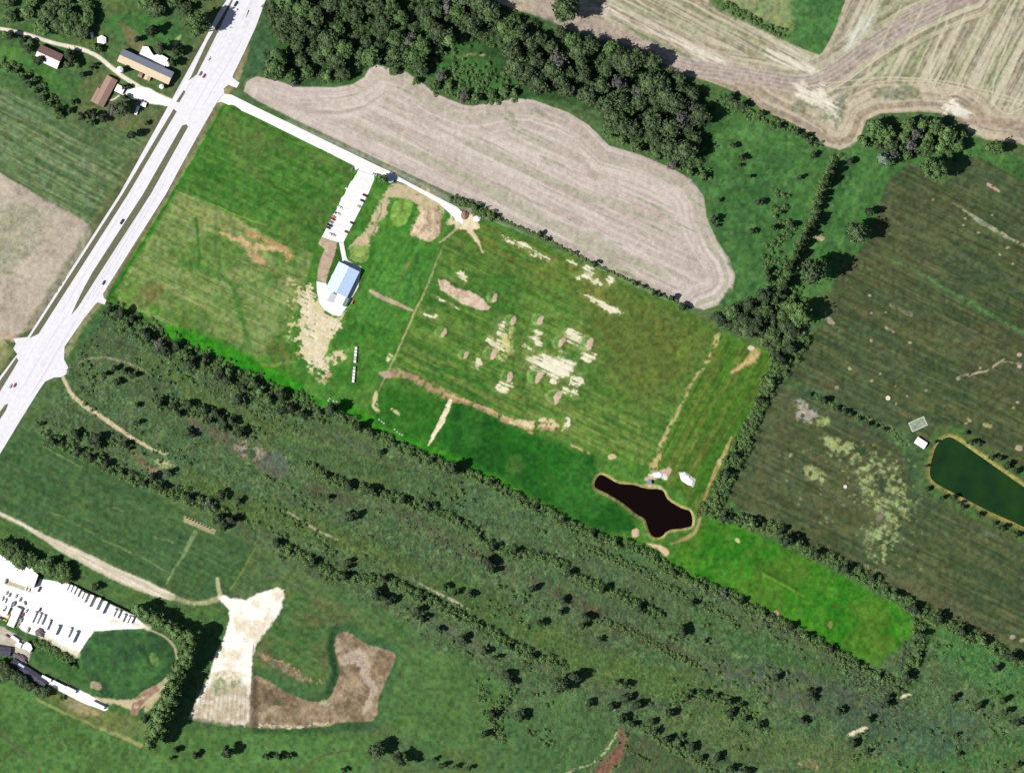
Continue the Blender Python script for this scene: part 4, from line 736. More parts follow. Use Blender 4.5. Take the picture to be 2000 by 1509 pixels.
for x, y in scatter(F2, 24, 8): tree(x, y, rt.uniform(12, 17), pick((('big_mid', 3), ('big_dark', 2))), 'tree along the top edge left of the highway', 'trees at the top edge left of the highway')
for x, y in ((60,82),(55,95),(42,78),(134,108),(140,118),(152,126),(132,128),(78,118),(10,66),(22,70),(185,92),(193,97),(268,78)): tree(x, y, rt.uniform(8, 11.5), pick((('mid_dark', 2), ('mid_mid', 2))), 'small leafy tree around the barn with the half brown roof', 'small trees around the half brown barn')
for x, y in along([(376,1240),(364,1278),(346,1322),(328,1368),(312,1415),(298,1446)], 8, 7): tree(x, y, rt.uniform(12, 15), 'tall', 'tall windbreak tree casting the wide black shadow beside the cream bare ground', 'trees of the tall windbreak', 1.35)
for x, y in along([(276,1192),(300,1205),(330,1222),(362,1236)], 11, 8): tree(x, y, rt.uniform(12, 15), 'tall', 'tall tree between the truck yard and the cream bare ground', 'tall trees behind the truck yard', 1.05)
for x, y in along([(5,1068),(35,1085),(66,1102),(100,1115),(138,1122)], 14, 7): tree(x, y, rt.uniform(13, 18), 'big_mid', 'tree in the line behind the big white warehouse', 'trees behind the warehouse')
for x, y in along([(214,604),(244,630),(292,655),(342,690),(392,712),(442,733),(502,760),(564,788),(622,802)], 15, 14): tree(x, y, rt.uniform(8, 13), pick((('mid_dark', 3), ('mid_mid', 2), ('big_grey', .4))), 'tree in the thick western end of the long hedgerow', 'trees of the thick western hedgerow')
for x, y in ((1762,268),(1758,290),(1778,282),(1800,245),(1812,268),(1808,290),(1835,290),(1850,300),(1868,285),(1712,285),(1700,265),(1772,305)): tree(x, y, rt.uniform(9, 14), pick((('big_mid', 4), ('mid_mid', 2), ('big_grey', 1))), 'x', 'trees crowding the creek bend', 1.3)
for x, y in ((4,1296),(16,1308),(30,1318),(44,1330),(58,1338),(74,1346),(88,1350),(6,1318)): tree(x, y, rt.uniform(10, 14), 'big_dark', 'x', 'trees on the south side of the black roofed shed')
WC = [(1385,612),(1420,600),(1475,590),(1500,560),(1535,575),(1560,640),(1555,675),(1520,705),(1490,672),(1440,650),(1405,635)]
for x, y in scatter(WC, 17, 20): tree(x, y, rt.uniform(10, 16), pick((('big_dark', 3), ('mid_dark', 2), ('big_mid', 1))), 'tree of the thicket at the north-east corner of the bright meadow', 'trees at the corner of the bright meadow')
for x, y in along([(1632,318),(1615,350),(1600,390),(1588,430),(1568,470),(1552,510),(1535,550),(1515,590)], 14, 3): tree(x, y, rt.uniform(6, 9), 'mid_dark', 'narrow dark tree in the straight row running down to the meadow corner', 'trees of the straight row', 1.9)
# ------------------------------------------------------------------ shrubs: rows first, then single ones
ROWS = [([(655,808),(700,830),(740,852),(800,882),(840,898),(880,912),(940,935),(1000,968)], 12, 3, 4.5, 'green shrub in the middle stretch of the long hedge below the dark green field', 'shrubs of the middle hedge'),
 ([(1000,968),(1045,990),(1090,1012),(1150,1042),(1200,1058),(1245,1072),(1290,1102),(1350,1132)], 11, 3, 5, 'dark shrub in the hedge south-west of the black pond', 'shrubs of the hedge by the black pond'),
 ([(1352,1132),(1393,1149),(1428,1164),(1466,1188),(1498,1202),(1563,1234),(1641,1280),(1690,1308),(1740,1332)], 11, 3, 5.5, 'greyish shrub in the hedge along the south of the bright tongue of meadow', 'shrubs along the tongue of meadow'),
 ([(1373,1000),(1395,975),(1410,945),(1428,900),(1448,862),(1462,830),(1482,790),(1494,760),(1512,728)], 10, 3, 6, 'dark shrub in the hedge between the meadow and the dark east field', 'shrubs of the east hedge'),
 ([(1395,1003),(1440,1012),(1495,1030),(1535,1042),(1575,1072),(1620,1090),(1656,1110),(1700,1130),(1738,1158),(1776,1178),(1822,1202),(1865,1222),(1903,1245),(1953,1272),(1998,1296)], 12, 3, 7, 'dark shrub in the hedge along the south edge of the dark east field', 'shrubs of the south-east hedge'),
 ([(1790,1215),(1797,1250),(1785,1290),(1768,1325),(1755,1345)], 11, 4, 6, 'shrub at the rounded end of the tongue of meadow', 'shrubs at the end of the meadow'),
 ([(83,848),(121,868),(161,883),(201,903),(237,921),(267,938),(302,943),(327,961),(352,963),(378,976),(405,982),(445,1022)], 12, 4, 6, 'shrub in the row above the south-west crop field', 'shrubs above the south-west crop field'),
 ([(548,1068),(590,1085),(621,1103),(651,1122),(690,1128),(760,1132),(800,1155),(835,1170),(885,1200),(933,1220),(998,1260),(1050,1285),(1096,1294)], 15, 3, 5, 'shrub in the lower dark row crossing the southern scrub', 'shrubs of the lower scrub row'),
 ([(600,908),(630,925),(663,940),(739,963),(802,982),(852,997),(890,1017),(923,1035),(953,1060),(993,1075),(1086,1098),(1121,1124),(1151,1138),(1214,1164),(1252,1187),(1290,1200)], 15, 3, 5, 'shrub in the upper dark row crossing the southern scrub', 'shrubs of the upper scrub row'),
 ([(885,388),(900,394),(920,402),(945,414),(968,424)], 9, 1.5, 3.6, 'black-looking shrub on the ditch beside the beige field near the lane end', 'shrubs near the lane end')]
for P, st, wid, r_, lab, grp in ROWS:
    for x, y in along(P, st * 4.2, wid): tree(x, y, r_ * rt.uniform(1.2, 1.9), pick((('sh_dark', 4), ('sh_mid', 3), ('sh_grey', 1.6 if 'grey' in lab else .3))), lab, grp, rt.uniform(1.0, 1.4))
SINGLES = [
 ('round shrub standing alone in the north-east pasture', 'shrubs scattered over the north-east pasture', ((1433,284,5),(1450,308,6),(1447,323,4),(1466,345,4),(1406,390,4),(1396,428,7),(1400,441,4),(1482,395,6),(1471,452,5),(1490,395,5),(1564,345,6),(1590,302,6),(1662,316,7),(1430,190,8),(1452,205,7),(1524,245,5),(1558,258,6),(1572,266,6),(1585,275,5),(1490,222,5),(1526,415,5),(1512,445,6),(1548,440,7),(1500,530,7),(1502,545,6))),
 ('small shrub on the ditch between the beige field and the striped meadow', 'shrubs along the beige field', ((1056,455,6),(1070,467,4),(1163,514,5),(1242,553,4),(1258,560,4),(1278,572,4),(1288,576,4),(1313,581,6),(1335,599,8),(1123,493,3))),
 ('small dark shrub on the bank of the green pond', 'shrubs around the green pond', ((1827,863,4),(1888,845,4),(1897,863,6),(1913,865,5),(1938,893,6),(1954,895,5),(1969,907,7),(1985,919,5),(1810,909,3),(1813,954,4),(1842,970,5),(1863,969,6),(1877,981,4),(1882,990,5),(1913,1005,5),(1943,1022,4),(1959,1029,6),(1987,1043,5))),
 ('small shrub in the weedy ditch line across the dark field', 'shrubs of the ditch line', ((1583,770,4),(1611,781,7),(1635,796,5),(1651,803,6),(1662,808,5),(1680,817,4),(1697,827,5),(1712,832,4),(1727,838,4))),
 ('round garden shrub near the brown house', 'garden shrubs of the brown house', ((145,200,5),(138,215,5),(163,228,7),(176,218,5),(187,225,7),(204,232,7),(181,239,6),(165,146,6),(180,134,5),(186,127,4),(72,155,4),(288,240,4),(252,170,4),(243,169,4),(245,190,6),(138,218,5))),
 ('shrub on the ditch bank above the striped field at the left edge', 'shrubs of the left ditch', ((20,135,5),(35,140,5),(50,152,6),(62,165,6),(75,178,6),(88,190,6),(102,202,6),(116,214,6),(122,222,5))),
 ('dark shrub in the rough ground east of the highway', 'shrubs of the rough ground east of the highway', ((226,717,6),(246,725,6),(206,730,5),(262,732,7),(231,746,7),(269,824,6),(270,790,4),(151,846,8),(193,855,11),(197,868,8),(247,865,7),(254,876,5),(80,828,4),(315,784,8),(343,793,6),(373,788,9),(352,806,7),(402,799,8),(425,806,8),(413,821,6),(438,820,9),(455,821,8),(372,843,7),(378,850,6),(440,836,7),(472,845,10),(470,781,10),(332,921,7),(180,893,9),(210,906,7),(300,930,8),(436,967,9),(468,976,7),(430,1010,10),(455,1013,11),(440,1028,7))),
 ('dark shrub in the middle of the southern scrub', 'shrubs of the middle scrub', ((688,1008,11),(683,946,9),(722,954,11),(545,1060,9),(744,883,5),(643,971,6),(957,1097,11),(964,1113,7),(681,1095,6),(680,1106,6),(764,1172,9),(737,1158,11),(750,1165,7),(818,1190,9),(826,1205,7),(860,1228,6),(905,1245,9),(950,1270,7),(968,1283,6),(994,1315,9),(1000,1330,8),(870,1145,6),(890,1155,6),(920,1160,8))),
 ('dark shrub in the south-eastern scrub', 'shrubs of the south-eastern scrub', ((1041,1147,7),(1101,1171,8),(1096,1193,7),(1057,1215,7),(1147,1204,9),(1140,1220,7),(1172,1247,6),(1334,1230,10),(1353,1177,8),(1250,1186,9),(1378,1249,4),(1207,1330,4),(1224,1336,7),(1225,1362,9),(1246,1376,10),(1197,1378,8),(1152,1371,7),(1018,1398,10),(1024,1392,8),(1309,1391,7),(1353,1351,5),(1379,1352,5),(1401,1357,5),(1344,1361,4),(1427,1368,7),(1428,1391,8),(1447,1375,5),(1457,1402,5),(1484,1414,7),(1275,1408,6),(1217,1401,7),(1238,1412,7),(1333,1435,4),(1328,1452,5),(1353,1457,8),(1371,1479,6),(1402,1476,8),(1428,1498,7),(1459,1505,8),(1303,1442,7),(1281,1427,8),(1518,1319,8),(1585,1351,8),(1590,1362,6),(1640,1387,7),(1567,1404,7),(1576,1408,5),(1697,1402,6),(1667,1450,8),(1694,1466,5),(1868,1433,4),(1863,1360,8),(1911,1375,7),(1959,1364,7),(1964,1388,7),(1989,1409,7),(1946,1302,7),(1733,1372,6),(1736,1360,6),(1874,1471,4),(1989,1492,5))),
 ('dark shrub in the pasture along the bottom edge', 'shrubs of the bottom pasture', ((383,1471,7),(345,1462,7),(336,1479,4),(287,1402,7),(523,1474,6),(546,1474,8),(566,1474,5),(674,1502,5),(964,1393,9),(948,1432,7),(816,1484,5),(850,1480,5),(865,1492,7),(893,1494,5),(122,1362,4),(190,1145,8),(138,1296,5),(918,1498,5)))]
for lab, grp, pts in SINGLES:
    for x, y, r_ in pts: tree(x - r_ * .3, y + r_ * .1, r_ * 1.2, 'sh_dark', lab, grp, rt.uniform(1.0, 1.4) if r_ < 8 else .95, None)
# ------------------------------------------------------------------ thickets and rough herbage that nobody could count
def thicket(name, spots, m, lab, cat, per=34, leaf=.30):
    qs = []; ts = []; rng = np.random.default_rng(len(spots))
    for x, y, r_, h in spots:
        n = max(int(per * (r_ / 3.0) ** 1.3), 7); v = rng.normal(size=(n, 3)); v /= np.linalg.norm(v, axis=1, keepdims=True); v[:, 2] = abs(v[:, 2]); p = v * np.array([r_, r_, h]) * MPP * rng.uniform(.6, 1.05, (n, 1)); p[:, 2] = v[:, 2] * h * rng.uniform(.6, 1.05, n)
        c = W(x, y, gz(x, y)); nn = v + rng.normal(size=(n, 3)) * .5; nn /= np.linalg.norm(nn, axis=1, keepdims=True)
        qs.append(quads_np(p + np.array(c), nn, leaf, rng)); ts.append(np.clip(rng.normal(.45, .3, n) + rng.uniform(-.15, .15), 0, 1))
    me = mesh_from_quads(name, np.concatenate(qs), np.concatenate(ts), m); o = bpy.data.objects.new(name, me); link(o); return tag(o, lab, cat, None, 'stuff')
rt.seed(3)
def fil(P, step, wid, r0, r1, h0, h1): return [(x, y, rt.uniform(r0, r1), rt.uniform(h0, h1)) for x, y in along(P, step, wid)]
sp = []
for P, st, wid, r_, lab, grp in ROWS: sp += fil(P, 1.5, 9 if r_ < 5.9 else 12, 2.5, 7.5, 2.5, 6.5 if r_ < 6 else 8)
sp += fil([(215,605),(300,655),(400,705),(500,755),(640,808)], 1.3, 22, 2.5, 6, 1.5, 4.5)
sp += [(x + rt.uniform(-9,9), y + rt.uniform(-9,9), rt.uniform(2,4), rt.uniform(1,2.5)) for _, _, pts in SINGLES[6:9] for x, y, _r in pts for _k in range(3)]
sp += fil([(320,690),(400,735),(500,780),(600,830)], 2.2, 24, 1.5, 4, .6, 1.6)
sp += fil([(1151,1202),(1214,1225),(1259,1245),(1315,1278),(1362,1298)], 2.2, 7, 2.5, 5, 1.5, 3); sp += fil([(1131,1067),(1189,1085),(1247,1112),(1302,1147),(1365,1174),(1440,1222)], 2.5, 7, 2.5, 5, 1.5, 3)
sp += fil([(1220,1400),(1260,1425),(1310,1460),(1370,1490),(1430,1530)], 2.2, 8, 2.5, 5, 1.2, 3); sp += fil([(1400,1360),(1460,1400),(1500,1430)], 3, 10, 2, 5, 1, 2.5)
sp += fil([(860,172),(900,185),(950,190),(1000,185)], 2, 14, 2.5, 6, 1.5, 4); sp += fil([(1200,262),(1270,290),(1340,325),(1385,345)], 1.6, 12, 2.5, 6, 1.5, 4); sp += fil([(1405,190),(1470,225),(1540,250),(1600,285)], 2.2, 8, 2.5, 6, 1.5, 4)
sp += fil([(1500,600),(1520,560),(1530,520),(1560,600),(1520,680)], 1.6, 22, 2.5, 6, 1.5, 4); sp += fil([(1410,8),(1450,30),(1500,55),(1535,66)], 2.5, 8, 3, 6, 1.5, 4)
sp += fil([(1590,770),(1650,800),(1720,832),(1770,866)], 2.5, 6, 2, 4, .8, 1.6); sp += fil([(940,1330),(960,1400),(980,1380),(965,1440)], 3, 12, 2.5, 5, 1.2, 2.5); sp += fil([(455,1180),(70,1255),(140,1290)][1:], 3, 6, 2, 4, .8, 1.8)
sp += fil([(550,20),(700,60),(850,60),(1000,80)], 2.2, 55, 3, 6, 2, 5)
for _ in range(9000):
    x = rt.uniform(150, 2046); y = rt.uniform(640, 1540); u_ = x * .899 + y * .438; v_ = -x * .438 + y * .899
    if inside(x, y, SCRUB) and vnoise(np.float32(u_ / 55), np.float32(v_ / 13), 9) * .65 + vnoise(np.float32(x / 90), np.float32(y / 90), 4) * .35 > .635: sp.append((x, y, rt.uniform(2.2, 5.5), rt.uniform(1.2, 4)))
sp += fil([(0,122),(40,140),(80,172),(122,228)], 1.2, 8, 3, 6, 2, 4.5) + fil([(70,1252),(110,1272),(145,1298)], 1.2, 7, 3, 6, 2, 4.5) + fil([(50,1100),(130,1128)], 2, 8, 3, 6, 2, 5)
sp += fil([(870,120),(900,150),(950,150),(990,160)], 1.5, 26, 3, 6, 1.5, 4.5) + fil([(1690,260),(1750,290),(1830,285),(1870,270)], 1.6, 16, 3, 6, 1.5, 4)
sp += fil([(960,420),(1060,463),(1150,510),(1250,557),(1340,598)], 2.2, 2.5, 1.5, 3.5, .8, 2.2) + fil([(880,388),(925,402),(975,428)], 1, 3, 3, 6, 2, 5)
hedge_sp = sp; sp = []
for P_, n_ in ((WA, 520), (WB, 420), (WC, 160)):
    for x, y in [(rt.uniform(min(p[0] for p in P_), max(p[0] for p in P_)), rt.uniform(min(p[1] for p in P_), max(p[1] for p in P_))) for _ in range(n_ * 2)]:
        if inside(x, y, P_): sp.append((x, y, rt.uniform(5, 9), rt.uniform(4, 9)))
wood_sp = sp; sp = hedge_sp
sp += fil([(1632,310),(1615,350),(1600,390),(1588,430),(1568,470),(1552,510),(1535,550),(1515,590)], .9, 8, 3, 7, 3, 8) + fil([(1515,730),(1485,790),(1455,865),(1425,930),(1392,995)], .9, 11, 3, 7, 3, 7) + fil([(1500,590),(1540,600),(1560,660),(1530,700),(1515,735)], .8, 18, 4, 8, 3, 8)
sp += fil([(1530,380),(1520,430),(1545,450),(1500,500),(1520,540)], 3, 12, 3, 7, 2, 5)
sp += fil([(520,1300),(1000,1350)][1:] + [(960,1400),(975,1440)], 2, 10, 3, 6, 2, 5) + fil([(300,775),(350,795),(400,805),(460,830),(490,850)], 1.6, 16, 3, 6, 2, 5) + fil([(150,850),(200,860),(250,870)], 2.5, 12, 3, 6, 2, 4.5) + fil([(1300,1385),(1350,1355),(1420,1370),(1480,1410)], 3, 10, 2.5, 5, 1.5, 4)
thicket('thicket', sp, LEAF['mid'], 'continuous green thicket filling the hedgerows', 'thicket', 58, .36)
thicket('understorey', wood_sp, LEAF['dark'], 'lower trees and undergrowth filling the woods between the big crowns', 'undergrowth', 50, .36)
sc = []
for _ in range(7500):
    x = rt.uniform(70, 2046); y = rt.uniform(600, 1556)
    if inside(x, y, SCRUB) and vnoise(np.float32(x / 30), np.float32(y / 30), 3) + rt.uniform(-.25, .25) > .5: sc.append((x, y, rt.uniform(1, 3.6), rt.uniform(.5, 2.4)))
thicket('rough_herbage', sc, LEAF['mid'], 'rough weeds and low scrub covering the southern wasteland', 'herbage', 20)
gs = fil([(1352,1138),(1428,1170),(1500,1208),(1560,1240),(1640,1285),(1700,1320),(1750,1350)], .9, 9, 1.5, 4, .8, 2.5) + fil([(1400,990),(1420,945),(1445,880),(1480,800)], 3, 5, 1.5, 3.5, .8, 2.2) + fil([(1660,1330),(1720,1370),(1760,1400)], 1.2, 30, 1.5, 4, .5, 1.5) + fil([(1770,1260),(1765,1320)], 2.5, 8, 2, 4, 1, 2) + fil([(1470,1025),(1440,1015)], 2, 8, 2, 4, 1, 2.5)
gs += fil([(1050,1145),(1150,1190),(1300,1260)], 5, 12, 1, 3, .4, 1) + fil([(780,1010),(870,1060),(990,1120)], 2.2, 16, 1.5, 3.5, .6, 1.6) + fil([(870,160),(1000,190)], 4, 10, 2, 4, 1, 2) + fil([(1310,310),(1360,335)], 2, 8, 2, 4, 1, 3)
thicket('bare_brush', gs, LEAF['grey'], 'grey leafless brush along the hedges', 'brush')
# ------------------------------------------------------------------ buildings
GLASS = mat('window_glass', (.03,.035,.045), .1, .05, 1); TRIM = mat('white_trim', (.55,.55,.54), .6, .05, 2); DOORM = mat('grey_door', (.2,.2,.22), .6, .1, 2)
WHT_R = mat('white_metal_roof', (.31,.40,.54), .45, .05, .4, 1.2); TAN_R = mat('tan_metal_roof', S(228,204,170), .6, .07, .5, 1.2); GRY_R = mat('grey_metal_roof', S(150,158,176), .6, .06, .5, 1.2)
BRN_R = mat('brown_shingle_roof', S(176,142,124), .85, .14, 1.2); RUST_R = mat('rusty_brown_roof', S(158,118,108), .8, .22, .6, 1.2); PINK_R = mat('faded_white_roof', S(250,238,236), .7, .08, .6, 1.2)
TEAL_R = mat('teal_metal_roof', S(140,178,172), .5, .06, .5, 1.2); BLK_R = mat('black_membrane_roof', S(70,66,88), .8, .35, .5); WWALL = mat('white_siding', (.5,.5,.5), .7, .08, 1); TWALL = mat('tan_siding', (.34,.29,.22), .8, .1, 1); BWALL = mat('brown_brick', (.2,.12,.09), .85, .15, 2)
FLATW = mat('white_flat_roof', (.58,.58,.57), .7, .05, .5); CANOPY = mat('pale_grey_canopy', S(214,214,226), .6, .05, .5); BLUE_R = mat('pale_blue_roof', S(215,226,255), .5, .05, .5, 1.2)
def poly_obj(name, verts, faces, m, par, smooth=False):
    me = bpy.data.meshes.new(name); me.from_pydata(verts, [], faces); me.materials.append(m); me.update(); return link(bpy.data.objects.new(name, me), par)
def slope(name, x0, x1, ya, za, yb, zb, th, m, par):
    vs = [(x0,ya,za),(x1,ya,za),(x1,yb,zb),(x0,yb,zb)]; vs += [(x,y,z-th) for x,y,z in vs]
    bm = bmesh.new(); v = [bm.verts.new(p) for p in vs]
    for f in ((0,1,2,3),(7,6,5,4),(0,4,5,1),(1,5,6,2),(2,6,7,3),(3,7,4,0)): bm.faces.new([v[i] for i in f])
    bmesh.ops.recalc_face_normals(bm, faces=bm.faces); return bobj(name, bm, m, par)
def gable(name, label, cat, cx, cy, L, Wd, ang, eave, ridge, ma, mb, wm, off=0.0, win=4, ends=True, group=None):
    t = empty(name, W(cx, cy, 0), math.radians(ang)); tag(t, label, cat, group); l, w = L / 2, Wd / 2; ry = off * w
    bm = bmesh.new(); P = [(-w + .25, -.8), (w - .25, -.8), (w - .25, eave - .15), (ry, ridge - .2), (-w + .25, eave - .15)]
    A = [bm.verts.new((-l + .25, y, z)) for y, z in P]; B = [bm.verts.new((l - .25, y, z)) for y, z in P]
    bm.faces.new(A); bm.faces.new(B[::-1])
    for i in range(5): j = (i + 1) % 5; bm.faces.new((A[i], B[i], B[j], A[j]))
    bmesh.ops.recalc_face_normals(bm, faces=bm.faces); bobj('wall', bm, wm, t)
    slope('roof', -l, l, ry, ridge, w, eave, .14, ma, t); slope('roof', -l, l, ry, ridge, -w, eave, .14, mb, t)
    bm = bmesh.new(); box(bm, -l, l, ry - .15, ry + .15, ridge - .05, ridge + .07); bobj('ridge_cap', bm, mb, t)
    bm = bmesh.new(); box(bm, l - .26, l - .19, -1.2, 1.2, -.2, 2.4); d = bobj('door', bm, DOORM, t)
    bm = bmesh.new(); box(bm, l - .20, l - .16, .8, 1.0, .9, 1.1); bobj('handle', bm, TRIM, d)
    for k in range(win):
        x = -l + (k + .7) * (L - 2) / max(win, 1)
        for s in (-1, 1):
            bm = bmesh.new(); y = s * (w - .24); box(bm, x - .6, x + .6, min(y, y + s * .05), max(y, y + s * .05), .9, 2.1); bobj('window', bm, GLASS, t)
    return t
def flat(name, label, cat, P, h, rm, wm, group=None):
    """flat-roofed volume over a footprint given in plan, with a parapet"""
    c = np.mean(P, 0); t = empty(name, W(c[0], c[1], 0)); tag(t, label, cat, group); O = W(c[0], c[1], 0)
    bm = bmesh.new(); Q_ = [W(*p) - O for p in P]; A = [bm.verts.new(q + Vector((0,0,-.8))) for q in Q_]; B = [bm.verts.new(q + Vector((0,0,h + .35))) for q in Q_]
    n = len(P); c0 = sum(Q_, Vector()) / n; I = [bm.verts.new(c0 + (q - c0) * .97 + Vector((0,0,h + .35))) for q in Q_]; J = [bm.verts.new(c0 + (q - c0) * .97 + Vector((0,0,h - .1))) for q in Q_]
    for i in range(n):
        j = (i + 1) % n; bm.faces.new((A[i], A[j], B[j], B[i])); bm.faces.new((B[i], B[j], I[j], I[i])); bm.faces.new((I[i], I[j], J[j], J[i]))
    bmesh.ops.recalc_face_normals(bm, faces=bm.faces); bobj('wall', bm, wm, t)
    bm = bmesh.new(); f = bm.faces.new([bm.verts.new(c0 + (q - c0) * .975 + Vector((0,0,h))) for q in Q_]); f.normal_update()
    if f.normal.z < 0: f.normal_flip()
    bmesh.ops.triangulate(bm, faces=[f]); bobj('roof', bm, rm, t); return t
club = gable('clubhouse', 'big white metal roofed clubhouse at the end of the walk from the lot', 'building', 670, 546.5, 28.5, 22.5, 63.8, 5.4, 7.8, WHT_R, WHT_R, WWALL, win=6)
for k in range(5):
    bm = bmesh.new(); cyl(bm, -11 + k * 5.4, .0, 7.8, 8.3, .35, .25, 8); bobj('roof_vent', bm, TRIM, club)
gable('club_annex', 'lower wing with a teal east roof slope on the south end of the clubhouse', 'building', 667.5, 586, 9.0, 12.5, 63.8, 3.4, 4.4, FLATW, TEAL_R, WWALL, off=-.45, win=2)
t = empty('porch_canopy', W(648.5, 581.5, 0), math.radians(63.8)); tag(t, 'pale grey flat canopy beside the teal roofed wing', 'canopy')
bm = bmesh.new(); box(bm, -4.3, 4.3, -2.9, 2.9, 2.5, 2.7); bobj('roof', bm, CANOPY, t)
for x in (-4, 4):
    for y in (-2.6, 2.6): bm = bmesh.new(); cyl(bm, x, y, -.3, 2.5, .12, n=8); bobj('post', bm, TRIM, t)
gable('long_barn', 'very long barn with grey north and tan south roof slopes beside the highway', 'barn', 285.5, 131.5, 55, 13.5, -24.5, 6.5, 9.2, GRY_R, TAN_R, TWALL, win=10)
gable('lean_to', 'small brown roofed lean-to left of its taller tan neighbour on the long barn', 'shed', 274.5, 147, 4.2, 4.4, -24.5, 2.6, 3.3, BRN_R, BRN_R, TWALL, win=0)
gable('lean_to', 'tan roofed lean-to touching the south side of the long barn', 'shed', 288.5, 152, 5.4, 6.2, 65.5, 2.8, 3.6, TAN_R, TAN_R, TWALL, win=0)
flat('farm_shed', 'bright white roofed block at the north-west side of the long barn', 'shed', [(279,91),(290,92),(297,104),(302,110),(300,121),(285,116),(271,109)], 3.0, FLATW, WWALL)
flat('farm_shed', 'bright white roofed block with a pointed east corner beside the long barn', 'shed', [(301,109),(313,106),(329,115),(326,121),(322,132),(311,128),(299,122)], 3.6, FLATW, WWALL)
gable('barn', 'barn with a rusty brown north slope and a white south slope below the farm lane', 'barn', 96.5, 112, 24.5, 15.5, -24.5, 5.2, 9.0, RUST_R, PINK_R, BWALL, win=4)
gable('house', 'brown shingled long house with a stepped west side', 'house', 206, 179, 30, 11.5, 62, 3.0, 5.2, BRN_R, BRN_R, BWALL, win=6)
gable('house_wing', 'short brown roofed wing on the west side of the brown house', 'house', 189.5, 187, 15, 6, 62, 2.5, 3.4, BRN_R, BRN_R, BWALL, win=2)
gable('garage', 'small white roofed garage at the end of the farmyard drive', 'garage', 234.5, 175, 8.4, 7.4, -25, 2.6, 3.2, FLATW, FLATW, WWALL, win=1)
gable('outbuilding', 'white roofed shed between the parcel slab and the green pond', 'shed', 1798, 864.5, 11.5, 7.2, -33, 2.8, 3.5, FLATW, FLATW, WWALL, win=1)
gable('pump_house', 'small grey roofed hut on the north bank of the black pond', 'hut', 1268, 941.5, 4.4, 3.8, 10, 2.2, 3.0, GRY_R, GRY_R, TWALL, win=0)
gable('farm_hut', 'little white roofed hut below the farmyard drive', 'hut', 280.5, 204, 5.6, 4.6, -20, 2.3, 2.9, FLATW, FLATW, WWALL, win=0)
gable('tool_shed', 'narrow white shed at the edge of the wood above the farm lane', 'hut', 180, 68.5, 2.8, 5.2, 5, 2.2, 2.6, FLATW, FLATW, WWALL, win=0)
flat('warehouse', 'largest white roofed warehouse on the left edge of the picture', 'warehouse', [(-45,1052),(0,1075),(26,1088),(36,1099),(48,1100),(60,1104),(76,1122),(67,1147),(50,1141),(0,1120),(-45,1102)], 6.0, FLATW, WWALL)
gable('long_white_shed', 'long white roofed shed standing end-on among the vehicles of the truck yard', 'shed', 29, 1204, 20, 7.0, 66, 3.2, 4.0, FLATW, FLATW, WWALL, win=3)
t = gable('long_dark_shed', 'long black roofed shed south of the truck yard', 'shed', 57, 1312, 40, 8.0, -33, 3.2, 4.4, BLK_R, BLK_R, BWALL, win=5)
bm = bmesh.new(); box(bm, -13, -6.5, .8, 2.8, 3.9, 4.25); bobj('roof_panel', bm, BLUE_R, t)
gable('storage_shed', 'dark roofed shed touching the left edge south of the truck yard', 'shed', 4, 1270, 18, 9, -8, 3, 4, BLK_R, BLK_R, BWALL, win=2)
gable('storage_shed', 'white roofed shed left of the round white tank', 'shed', 37, 1258, 5.5, 5, -28, 2.6, 3.2, FLATW, FLATW, WWALL, win=1)
gable('storage_shed', 'narrow white roofed shed north of the round white tank', 'shed', 30, 1246, 9, 2.8, -35, 2.4, 2.8, FLATW, FLATW, WWALL, win=1)
flat('storage_shed', 'round cornered white roofed block at the end of the lower yard', 'shed', [(45,1258),(53,1252),(61,1257),(64,1266),(58,1274),(50,1268),(43,1266)], 3.2, FLATW, WWALL)
# silos and tanks
def silo(label, px, py, r, h, m, cat='silo', name='silo'):
    t = empty(name, W(px, py, 0)); tag(t, label, cat); bm = bmesh.new(); cyl(bm, 0, 0, -.5, h, r, n=24); bobj('body', bm, m, t); bm = bmesh.new(); cyl(bm, 0, 0, h, h + r * .45, r * 1.03, .25, n=24); bobj('roof', bm, m, t)
    bm = bmesh.new(); box(bm, r, r + .12, -.25, -.2, 0, h); box(bm, r, r + .12, .2, .25, 0, h); [box(bm, r + .02, r + .1, -.2, .2, k * .5, k * .5 + .05) for k in range(int(h * 2))]; bobj('ladder', bm, TRIM, t)
silo('white silo beside the farm lane and the middle of the long barn', 236.5, 138, 3.0, 14, FLATW); silo('smaller white silo at the south-east end of the long barn', 317, 170.5, 2.2, 10, FLATW); silo('white silo on the east side of the white farm roofs', 329, 127, 2.2, 12, FLATW)
# round roofed pavilion by the lot
t = empty('pavilion', W(763, 351, 0), math.radians(-30)); tag(t, 'small pale blue roofed pavilion beside the lane at the top of the parking lot', 'pavilion')
bm = bmesh.new(); cyl(bm, 0, 0, 3.4, 5.0, 3.4, .3, n=8); bobj('roof', bm, BLUE_R, t)
for k in range(4): bm = bmesh.new(); cyl(bm, 2.6 * math.cos(k * 1.5708 + .4), 2.6 * math.sin(k * 1.5708 + .4), -.3, 3.5, .15, n=8); bobj('post', bm, TRIM, t)
# round white tarp by the farm and its little frame
t = empty('canopy_tent', W(199, 79, 0), .5); tag(t, 'white tent roof at the end of the small wood above the farm lane', 'tent')
bm = bmesh.new(); cyl(bm, 0, 0, 2.2, 3.6, 5.0, .2, n=6); bobj('roof', bm, FLATW, t)
for k in range(6): bm = bmesh.new(); cyl(bm, 4.6 * math.cos(k * 1.0472), 4.6 * math.sin(k * 1.0472), -.3, 2.3, .08, n=6); bobj('pole', bm, TRIM, t)
